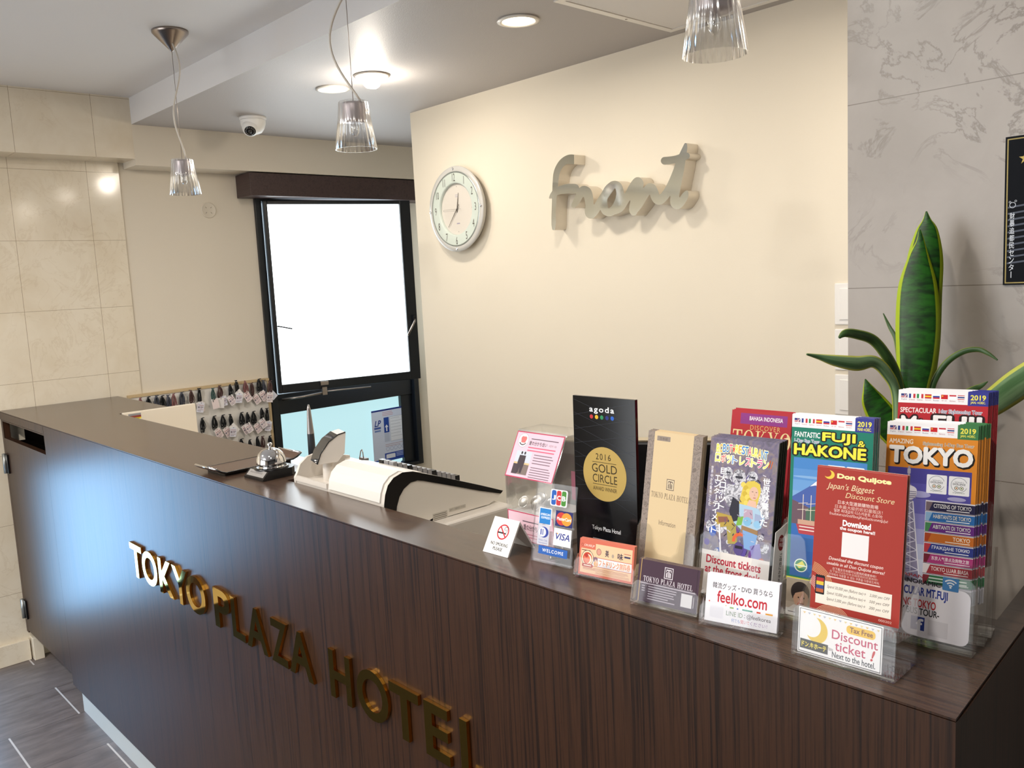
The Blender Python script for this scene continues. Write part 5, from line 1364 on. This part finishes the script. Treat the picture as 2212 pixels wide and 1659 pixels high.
# --- cards
def cards(name, draw, w, h, n, pitch, M, cat, l0, ln, grp, edge):
    o = leaflet(name, w, h, pitch * .8, draw, edge); stack(o, M, n, pitch, cat, l0, ln, grp, (0.0003, 0.0002))
def d_card1(F):
    F.rect(0, 0, 93, 53, '#d5705a'); F.rect(3, 5, 90, 49.5, '#ecc7a0'); F.rect(0, 0, 28, 14, '#d5705a'); F.text('CRUISE.JP', 8, 26, 7.5, 11.5, '#f4e0d4', .02, .2); F.ring(5, 9, 2, .5, '#8a3a30')
    F.lines(4, 22, 16, 1, 2, 1.2, '#7a4a3a'); F.circ(34, 16, 4.2, '#9a6a58', 5); F.circ(34, 16, 3.4, '#d89a88', 4.2)
    F.text('美', 45, 51, 11.5, 21, '#33304a', .04); F.text('味', 66, 75, 13, 22, '#33304a', .04); F.circ(58, 18.5, 2, '#b0a090', 2.8); F.lines(76, 88, 12, 1, 2, 1, '#c06a5a'); F.rect(77, 15.5, 87, 18, '#3a3a5e')
    F.rect(20, 24.5, 90, 25.3, '#c05a48'); F.rect(20, 25.3, 90, 37.5, '#e9e7ee'); F.rect(20, 37.5, 90, 38.3, '#c05a48'); F.circ(29, 28, 4, '#8a6a7a'); F.circ(30, 34, 4, '#e0a860')
    F.text('ソフトドリンク無料券', 29, 88, 27, 36, '#dd5f2e', .05, 0, '#f6ecd2', .09)
    F.circ(15, 28, 10.8, '#5a3028', 12); F.circ(15, 28, 10, '#f0d8b8', 11.2); F.circ(15, 28, 8, '#c9482f', 9); F.circ(16, 29, 6, '#f0e2cc', 7); F.circ(14, 29, 5.4, '#dd7a5c', 6.4); F.circ(13, 24, 3, '#b03a34'); F.rrect(6, 36, 25, 41, 2, '#b8402f'); F.lines(9, 22, 37.6, 1, 2, 1.6, '#f2dccc', .05)
    F.rect(8, 44, 80, 44.5, '#b86a58'); F.lines(26, 88, 40.5, 2, 1.7, .8, '#c98a70', .3); F.lines(8, 30, 42, 1, 2, 1, '#c06a54', .2); F.lines(30, 88, 46, 2, 1.7, .7, '#c98a70', .3)
cards('drink_voucher', d_card1, 93, 53, 7, 1.1, PL(-0.8465, 0.897, CT + 0.0045, 8.8, 11), 'voucher', 'orange drink voucher at the front of its stack below the black board', '%s orange drink voucher, counted from the front of its stack', 'orange drink vouchers', col('#e0a08a', 0.6))
def d_card2(F):
    F.rect(0, 0, 92, 56, '#45303f'); F.rect(3.5, 0, 4.6, 56, '#b9985c'); F.rect(88.3, 0, 89, 56, '#2d1f2a'); logo(F, 40, 5, 13, '#e2dce2', '#45303f')
    serif(F, 'TOKYO PLAZA HOTEL', 9, 83, 21.5, 28.5, '#eae4ea'); F.rect(5, 30.5, 88, 31.6, '#b8acb6')
    F.lines(8, 13, 34, 3, 3.2, 1.3, '#a598a4', .1); F.lines(18, 62, 34, 6, 3.2, 1.2, '#b0a4ae', .35); F.rect(68, 34, 84, 51, '#d9d6d8'); F.rect(86, 36, 86.6, 50, '#d9d6d8')
cards('business_card', d_card2, 92, 56, 8, 1.1, PL(-0.7155, 0.869, CT + 0.0048, 6.5, 15), 'card', 'dark purple business card at the front of its stack', '%s dark purple business card, counted from the front of its stack', 'purple business cards', col('#cbb79a', 0.6))
def d_card3(F):
    F.rect(0, 0, 92, 58, '#f2f0f6'); F.text('韓流グッズ・DVD 買うなら', 8, 84, 9, 16.5, '#2c2a34', .01); F.text('feelko.com', 15, 78, 19, 33, '#c02a3a', .03)
    F.rect(6.5, 33.5, 24, 53, '#e8e6ee'); F.circ(5, 33.5, .9, '#d0503a'); F.circ(27, 36, .8, '#e0a070')
    for x0, x1, c in ((32, 37, '#7aa64a'), (41, 43, '#3a62c0'), (48, 61, '#5a9a8a'), (66, 71, '#d8503a'), (77, 86, '#e0a040')): F.rect(x0, 36.5, x1, 38.4, c)
    F.text('LINE ID', 28, 49, 42, 47.5, '#6f8a6a', -.01); F.text(':', 51, 52, 43, 47, '#3a3a40'); F.text('@feelkorea', 54, 84, 42, 48.5, '#3a3442')
    F.text('何でも', 35, 46, 50, 54.5, '#6a86c8'); F.text('聞いて', 47, 58, 50, 54.5, '#d86a7a'); F.text('ください！', 59, 80, 50, 54.5, '#a884b8')
cards('shop_card', d_card3, 92, 58, 8, 1.1, PL(-0.607, 0.872, CT + 0.0048, 12, 15), 'card', 'white shop card with red lettering at the front of its stack', '%s white shop card, counted from the front of its stack', 'white shop cards', col('#f2eef6', 0.6))

# --- clear holders
holder('card_holder', 'low clear card holder with the orange drink vouchers', (-0.80, 0.90, CT), [(PL(-0.849, 0.8935, CT + 0.0035, 8.8, 11), 0.098, 0.018, 0.027, 0.036, False)])
holder('leaflet_holder', 'clear holder carrying cream hotel leaflets and purple business cards', (-0.72, 0.90, CT), [(PL(-0.7769, 0.9445, CT + 0.0035, -2, 10.5), 0.0995, 0.017, 0.080, 0.15, True), (PL(-0.7175, 0.8645, CT + 0.0035, 6.5, 15), 0.096, 0.018, 0.030, 0.042, False)])
Ms_ = PL(-0.6690, 0.9475, CT + 0.0035, 3.8, 11.5)
t = holder('leaflet_holder', 'clear holder carrying purple show leaflets and white shop cards', (-0.62, 0.90, CT), [(Ms_, 0.1035, 0.031, 0.085, 0.13, True), (PL(-0.609, 0.8675, CT + 0.0035, 12, 15), 0.096, 0.018, 0.026, 0.042, False)])
m = MB(); F = Face(m, 32, 104, None)
m.prism([(0, 0), (0.032, 0), (0.032, 0.104), (0, 0.092)], 'y', 0, 0.0006, M_PAPER)
F.circ(18, 26, 9, '#8e2f33', 10.5); F.text('TAKE', 12.5, 23.5, 20, 24.5, '#e8d0cc', .03); F.text('FREE', 12.5, 23.5, 26.5, 31, '#e8d0cc', .03)
F.vtext('ご自由にお持ちください', 17, 23, 40, 101, '#2c2a2e', .03)
m.build('side_card', t, TR(0.62, -0.90, -CT) @ Ms_ @ TR(0.1062, 0.0, 0.0075) @ RZ(R(90)))
Mq = PL(-0.4795, 0.864, CT + 0.0035, 1.5, 6.3)
t = holder('leaflet_holder', 'clear holder with red discount flyers nearest the counter corner', (-0.42, 0.88, CT), [(Mq, 0.112, 0.056, 0.056, 0.105, False)])
MB().box(0, 0.111, 0.012, 0.055, 0.036, 0.0385, M_ACRYL, TR(0.42, -0.88, -CT) @ Mq).build('pocket_step', t)
Mr = PL(-0.7150, 1.062, CT + 0.0035, 2.0, 11)
t = holder('leaflet_holder', 'clear holder of red city guides standing behind the show leaflets', (-0.7, 1.07, CT), [(Mr, 0.106, 0.022, 0.08, 0.16, False)])
MB().box(0, 0.105, 0.001, 0.021, 0.027, 0.030, M_ACRYL, TR(0.7, -1.07, -CT) @ Mr).build('pocket_step', t)
t = holder('leaflet_holder', 'clear holder with green mountain leaflets and a portrait flyer', (-0.5, 0.99, CT), [(PL(-0.5425, 0.9495, CT + 0.0035, 7.0, 7.1), 0.107, 0.024, 0.105, 0.15, True)])
MB().box(0, 0.106, 0.006, 0.023, 0.039, 0.0415, M_ACRYL, TR(0.5, -0.99, -CT) @ PL(-0.5425, 0.9495, CT + 0.0035, 7.0, 7.1)).build('pocket_step', t)
Mt = PL(-0.4455, 0.9965, CT + 0.0035, 11, 11)
Mf = PL(-0.4295, 0.9735, CT + 0.0035, 4, 8)
Mv = PL(-0.4480, 1.0255, CT + 0.0035, 11, 11)
t = holder('leaflet_holder', 'tall tiered clear holder with orange city leaflets and a round sticker', (-0.4, 1.0, CT), [(Mt, 0.118, 0.022, 0.088, 0.17, True), (Mv, 0.118, 0.028, 0.10, 0.20, False), (Mf, 0.100, 0.014, 0.082, 0.06, False)])
IT = TR(0.4, -1.0, -CT)
MB().box(0, 0.117, 0.001, 0.021, 0.031, 0.0335, M_ACRYL, IT @ Mt).build('pocket_step', t)
MB().box(0, 0.117, 0.001, 0.027, 0.064, 0.0665, M_ACRYL, IT @ Mv).build('pocket_step', t)
m = MB(); F = Face(m, 104, 66, None, 1.5e-5)
F.rrect(0, 0, 98, 62, 9, '#eceaf0')
F.text('SPECTACULAR MT.FUJI', 2, 74, 5, 17, '#2a3f9a', .06); F.text('AMAZING TOKYO', 4, 62, 19, 28, '#c03038', .05); F.text('-1-DAY BUS TOUR-', 6, 66, 29, 36.5, '#2a2a30', .04)
F.rect(36, 39, 51, 54.5, '#283c8e'); F.text('f', 42.5, 49, 41.5, 54.5, '#eef0f8', .06); F.rect(55, 40, 76, 58, '#dcdae0'); F.rect(14, 39, 32, 54, '#dcdae0')
F.text('JAPAN', 22, 47, -9.5, -5, '#c03a44', .04); F.text('PANORAMIC', 20, 66, -4, 1, '#2a2a30', .04)
m.build('round_sticker', t, IT @ Mf @ TR(0.0, -0.0022, 0.003))
m = MB(); F = Face(m, 18, 16, None, 1.5e-5); F.rrect(0, 0, 17, 15, 1, '#4a86c0')
for k in range(3): F.ring(8.5, 11, 3 + k * 3, 1.5, '#eef4fa', 45, 135, 12)
F.circ(8.5, 11, 1.1, '#eef4fa'); m.build('wifi_sticker', t, IT @ Mf @ TR(0.068, -0.0024, 0.0655))

# --- black award board
t = thing('award_board', 'tall black award board with a gold circle on the counter', 'award board', M=PL(-0.913, 0.968, CT + 0.0005, 1.8, 1.0) @ Matrix.Scale(1.02, 4))
MB().box(0, 0.119, 0, 0.006, 0, 0.2535, col('#08080a', 0.12)).build('board', t, bevel=0.0003)
MB().prism([(0.006, 0.001), (0.075, 0.0016), (0.075, 0.0046), (0.009, 0.2), (0.006, 0.2)], 'x', 0.05, 0.069, M_BLACK).build('easel', t)
m = MB(); F = Face(m, 119, 253.5, None, 1.2e-5)
ln_ = col('#1d222e', 0.3)
for k in range(7): F.stroke([(2, 30 + k * 22), (117, 5 + k * 24)], .35, ln_); F.stroke([(2, 6 + k * 20), (117, 40 + k * 22)], .35, ln_)
F.text('agoda', 33, 80, 14.5, 25.5, '#f2f2f4', .03, 0, None, .05, 0, 1.25)
for k, c in enumerate(('#b8323a', '#e0b02e', '#2f8a5a', '#2a3378', '#2f62c0')): F.circ(36.5 + k * 10, 30.5, 3.2, c)
M_GC = col('#b79a52', 0.42, 0.35, name='gold_print'); F.circ(59, 117, 41.5, M_GC, 41.5, 64)
F.text('2016', 43, 72, 86, 95.5, '#2a2212', 0, 0, None, .05, 0, 1.2); F.rect(36, 99, 82, 99.8, '#2a2212'); F.text('GOLD', 35, 83, 102, 115, '#2a2212', -.012); F.text('CIRCLE', 36, 83, 118, 130.5, '#2a2212', -.012)
F.rect(36, 133, 82, 133.8, '#2a2212'); F.text('AWARD WINNER', 36.5, 82, 137, 143, '#2a2212', .01)
F.text('Tokyo Plaza Hotel', 32, 87, 199, 207.5, '#e8e8ea', .005); F.rect(33, 219, 89, 219.7, '#c8c8cc'); F.rect(33, 229, 89, 229.7, '#c8c8cc'); F.rect(59.7, 219, 60.3, 229, '#c8c8cc')
F.text('ROB ROSENSTEIN', 34, 57, 222, 224.6, '#a8a8ae'); F.text('ERROL COOKE', 63, 84, 222, 224.6, '#a8a8ae'); F.lines(40, 84, 233, 1, 3, .8, '#8a8a90')
m.build('board_print', t)

# --- card payment stand
t = thing('payment_stand', 'small clear stand with credit card stickers on the counter', 'sign stand', M=PL(-0.953, 0.902, CT + 0.0012, 6.0, 11.5))
MB().box(0, 0.0785, 0, 0.0035, 0, 0.125, M_ACRYL).build('clear_panel', t)
bk = MB().box(0, 0.0785, 0.0035, 0.0065, 0.0, 0.003, M_ACRYL); bk.prism([(0.004, 0.05), (0.028, 0.0068), (0.031, 0.0068), (0.007, 0.05)], 'x', 0.012, 0.066, M_ACRYL); bk.build('rear_strut', t)
MB().lathe([(0, 0.0036), (0.0036, 0.0036), (0.0036, 0.026), (0, 0.026)], 20, M_STEEL, TR(0.036, 0.0, 0.0095) @ RX(R(-90))).build('standoff', t)
def stick(name, w, h, x, z, draw):
    m = MB(); F = Face(m, w, h, None, 1.5e-5); draw(F); m.build(name, t, TR(x, -0.0002, z))
def s_jcb(F):
    F.rrect(0, 0, 33, 26, 3, '#f0eef0')
    for k, (c, ch) in enumerate((('#2a5fb4', 'J'), ('#c23a40', 'C'), ('#4a8a3a', 'B'))): F.rrect(2 + k * 9.8, 1.5, 11 + k * 9.8, 24.5, 3, c); F.text(ch, 3.5 + k * 9.8, 9.8 + k * 9.8, 9.5, 16.5, '#f6f6f8', .06)
stick('sticker', 33, 26, 0.030, 0.091, s_jcb)
def s_amex(F):
    F.rect(0, 0, 25, 27, '#f0eef0'); F.rect(1.5, 1.5, 23.5, 25.5, '#2a7fc8'); F.text('AMERICAN', 3, 22, 9, 12.5, '#e6f0fa', .04); F.text('EXPRESS', 5, 22, 14, 17.5, '#e6f0fa', .04)
stick('sticker', 25, 27, 0.010, 0.059, s_amex)
def s_mc(F):
    F.rect(0, 0, 33, 24, '#2c2f6a'); F.circ(11.5, 12, 10, '#c9403a'); F.circ(21.5, 12, 10, '#e09a3a'); F.text('MasterCard', 3, 30, 9.5, 14.5, '#f6f2f0', .04)
stick('sticker', 33, 24, 0.043, 0.061, s_mc)
def s_din(F):
    F.rect(0, 0, 23, 35, '#c9cad6'); F.circ(12, 15, 9.5, '#34449a', 8.5); F.circ(9.5, 15, 7.2, '#dfe2f0', 7.4); F.rect(5.5, 10.5, 7.5, 19.5, '#34449a'); F.rect(9.5, 10.5, 11, 19.5, '#34449a'); F.text('Diners Club', 3, 20, 26, 29, '#5a68a8'); F.text('International', 3, 20, 30.5, 33, '#5a68a8'); F.text('JA', 8, 14, 1, 4.5, '#8a8a94')
stick('sticker', 23, 35, 0.010, 0.0275, s_din)
def s_visa(F):
    F.rect(0, 0, 34, 27, '#f0eef2'); F.text('VISA', 4, 31, 7.5, 17.5, '#2a3a8e', .03, .2); F.poly([(4, 7.5), (8, 7.5), (9, 10)], '#e0a03a')
stick('sticker', 34, 27, 0.042, 0.031, s_visa)
def s_wel(F):
    F.rect(0, 0, 57, 13, '#2f62b4'); F.text('WELCOME', 8, 49, 4, 9, '#f2f4f8', .03, 0, None, .05, 0, 1.3)
stick('sticker', 57, 13, 0.014, 0.0135, s_wel)

# --- no smoking tent sign
t = thing('no_smoking_sign', 'small white folded no smoking sign on the counter', 'sign', M=TR(-1.049, 0.885, CT + .0004) @ RZ(R(2.1)))
h_, tl = 0.0615, R(31.7); dy, dz = h_ * math.sin(tl), h_ * math.cos(tl)
m = MB()
m.prism([(0, 0), (dy, dz), (2 * dy, 0), (2 * dy - 0.0035, 0), (dy, dz - 0.0055), (0.0035, 0)], 'x', 0, 0.058, M_WHITE)
m.build('folded_plate', t, bevel=0.0006)
m = MB(); F = Face(m, 58, 61.5, None, 1.5e-5)
F.ring(30, 23, 13, 2.4, '#c02c38', 0, 360, 48); F.stroke([(20.8, 14), (39.2, 32)], 2.4, '#c02c38')
F.rect(19, 23.5, 31, 26, '#1c1c20'); F.rect(33, 24, 38, 26, '#1c1c20')
F.ring(34, 17, 3, .7, '#1c1c20', 60, 300, 14); F.ring(36.5, 20.5, 2.4, .7, '#1c1c20', -120, 120, 14); F.stroke([(35, 14.5), (38, 13.5), (40, 15.5), (38.5, 18)], .7, '#1c1c20')
F.text('NO SMOKING', 11, 50, 41, 46.5, '#26262a', .01, 0, None, .05, 0, 1.05); F.text('PLEASE', 19.5, 41, 49, 54.5, '#26262a', .01)
m.build('sign_print', t, RX(-tl) @ TR(0, -0.0003, 0))

# --- donation box
t = thing('donation_box', 'clear donation box with a pink charity card and coins inside', 'donation box', (-1.0695, 0.962, CT + .0004), R(0.7))
W_, D_ = 0.1135, 0.095; zf, zb = 0.1095, 0.1830; yb = 0.0381
th = 0.0025
m = MB(); m.box(0, W_, 0, th, 0, zf, M_ACRYL); m.build('box_front', t)
MB().box(0, W_, D_ - th, D_, 0, zb, M_ACRYL).build('box_back', t)
for x in (0, W_ - th):
    MB().prism([(th, 0), (D_ - th, 0), (D_ - th, zb), (yb, zb), (th, zf)], 'x', x, x + th, M_ACRYL).build('box_side', t)
MB().box(th, W_ - th, th, D_ - th, 0, 0.004, M_ACRYL).build('box_floor', t)
MB().prism([(0, zf), (yb, zb), (yb, zb + th), (0 - .001, zf + th)], 'x', 0, W_, M_ACRYL).build('slanted_lid', t)
MB().box(0.0, W_, yb, D_, zb, zb + th, M_ACRYL).build('box_top', t)
m = MB(); F = Face(m, 107, 78, None, 1.5e-5)
m.box(0, 0.107, 0, 0.0006, 0, 0.078, M_PAPER)
F.rect(0, 0, 107, 78, '#b83a5a'); F.rect(1.8, 1.8, 105.2, 76.2, '#dbbccb')
F.circ(19, 15, 11.6, '#7a6a74', 12); F.circ(19, 15, 11.1, '#f6f0f3', 11.5); F.circ(17, 12, 4, '#e0706e'); F.circ(22, 12, 4, '#e0706e'); F.poly([(13.2, 13), (26, 13), (23.5, 20), (15.5, 20)], '#e0706e'); F.poly([(15, 19), (24, 19), (21.5, 23), (17.5, 23)], '#f0dcd8'); F.ring(19, 14, 9.6, 1.8, '#4a3f48', 215, 325, 16)
F.text('愛の分かち合い', 34, 74, 14.5, 21.5, '#2e2630', .03); F.text('사랑의 나눔', 78, 95, 16.5, 20.5, '#6a5a66'); F.lines(36, 97, 10, 1, 3, 1.6, '#6a5a66', .02); F.lines(34, 96, 24.5, 2, 5, 2, '#d0627c', .05)
F.rect(12, 33, 47, 72, '#c3cad6'); F.rect(12, 52, 47, 56, '#cdb589'); F.rect(12, 55, 47, 72, '#453a40'); F.poly([(28, 56), (47, 55), (47, 72), (24, 72)], '#7a6c66')
for x in (24.5, 31.5): F.circ(x, 36, 2, '#3a3238', 2.6); F.poly([(x - 3.6, 40), (x + 3.6, 40), (x + 4.2, 52), (x + 2.4, 70), (x - 2.4, 70), (x - 4.4, 52)], '#3f363c')
F.lines(52, 99, 36, 4, 4.6, 1.5, '#7a6874', .15); F.lines(52, 99, 57, 5, 4, 1.4, '#7a6874', .15)
m.build('charity_card', t, TR(0.001, -0.0022, zf + .0015) @ RX(R(-27.5)) @ Matrix.Scale(1.04, 4))
m = MB(); F = Face(m, 108, 50, None, 1.5e-5); m.box(0, 0.108, 0, 0.0005, 0, 0.050, M_PAPER)
F.rect(0, 0, 108, 50, '#b83a5a'); F.rect(1.8, 1.8, 106.2, 48.2, '#dcbcc8'); F.text('愛の分かち合い', 38, 84, 20, 30, '#2e2630', .03); F.lines(36, 92, 14, 1, 3, 2, '#6a5a66', .02); F.lines(36, 92, 36, 2, 5, 1.6, '#b8788a', .1)
m.build('front_label', t, TR(0.0025, -0.0008, 0.002))
# coins and a pink slip in the box
def coin_mesh():
    m = MB(); mt = col('#b9b6b2', 0.25, 0.9, name='coin_metal')
    return m.lathe([(0, 0), (0.0105, 0), (0.0113, 0.0004), (0.0113, 0.0014), (0.0105, 0.0018), (0.0095, 0.0014), (0, 0.0014)], 32, mt)
cs_ = [(0.020, 0.022, 0.0615, 55, 0), (0.034, 0.039, 0.0615, 55, 8), (0.051, 0.022, 0.0615, 52, -5), (0.026, 0.057, 0.0615, 50, 12), (0.064, 0.040, 0.0615, 48, -8), (0.062, 0.068, 0.064, 80, 10), (0.078, 0.060, 0.064, 75, -8), (0.044, 0.076, 0.0615, 30, 0)]
clab = ['leftmost silver coin lying in the donation box', 'second silver coin from the left in the donation box', 'silver coin in the front middle of the donation box', 'silver coin lying on top of the left coins in the donation box', 'silver coin behind the front ones, right of centre in the donation box',
        'upright silver coin at the back left behind the card stickers', 'upright silver coin at the back behind the three colour sticker', 'flat silver coin deep in the middle of the donation box']
c0 = None
MBX = TR(-1.0695, 0.962, CT + .0004) @ RZ(R(0.7))
for i, (x, y, z, a, b) in enumerate(cs_):
    M = MBX @ TR(x, y, z) @ RZ(R(b)) @ RX(R(a))
    if c0 is None:
        c0 = coin_mesh().build('coin'); c0.matrix_world = M; tag(c0, clab[0], 'coin', 'coins in the donation box')
    else:
        dup(c0, M, clab[i])
o = MB().box(0.078, 0.104, 0.082, 0.083, 0.062, 0.112, col('#d9588a', 0.5)).box(0.006, 0.106, 0.012, 0.09, 0.0045, 0.050, col('#e6e2e0', 0.5)).build('paper_slip', M=MBX)
tag(o, 'pink folded slip standing at the back right of the donation box', 'paper slip')
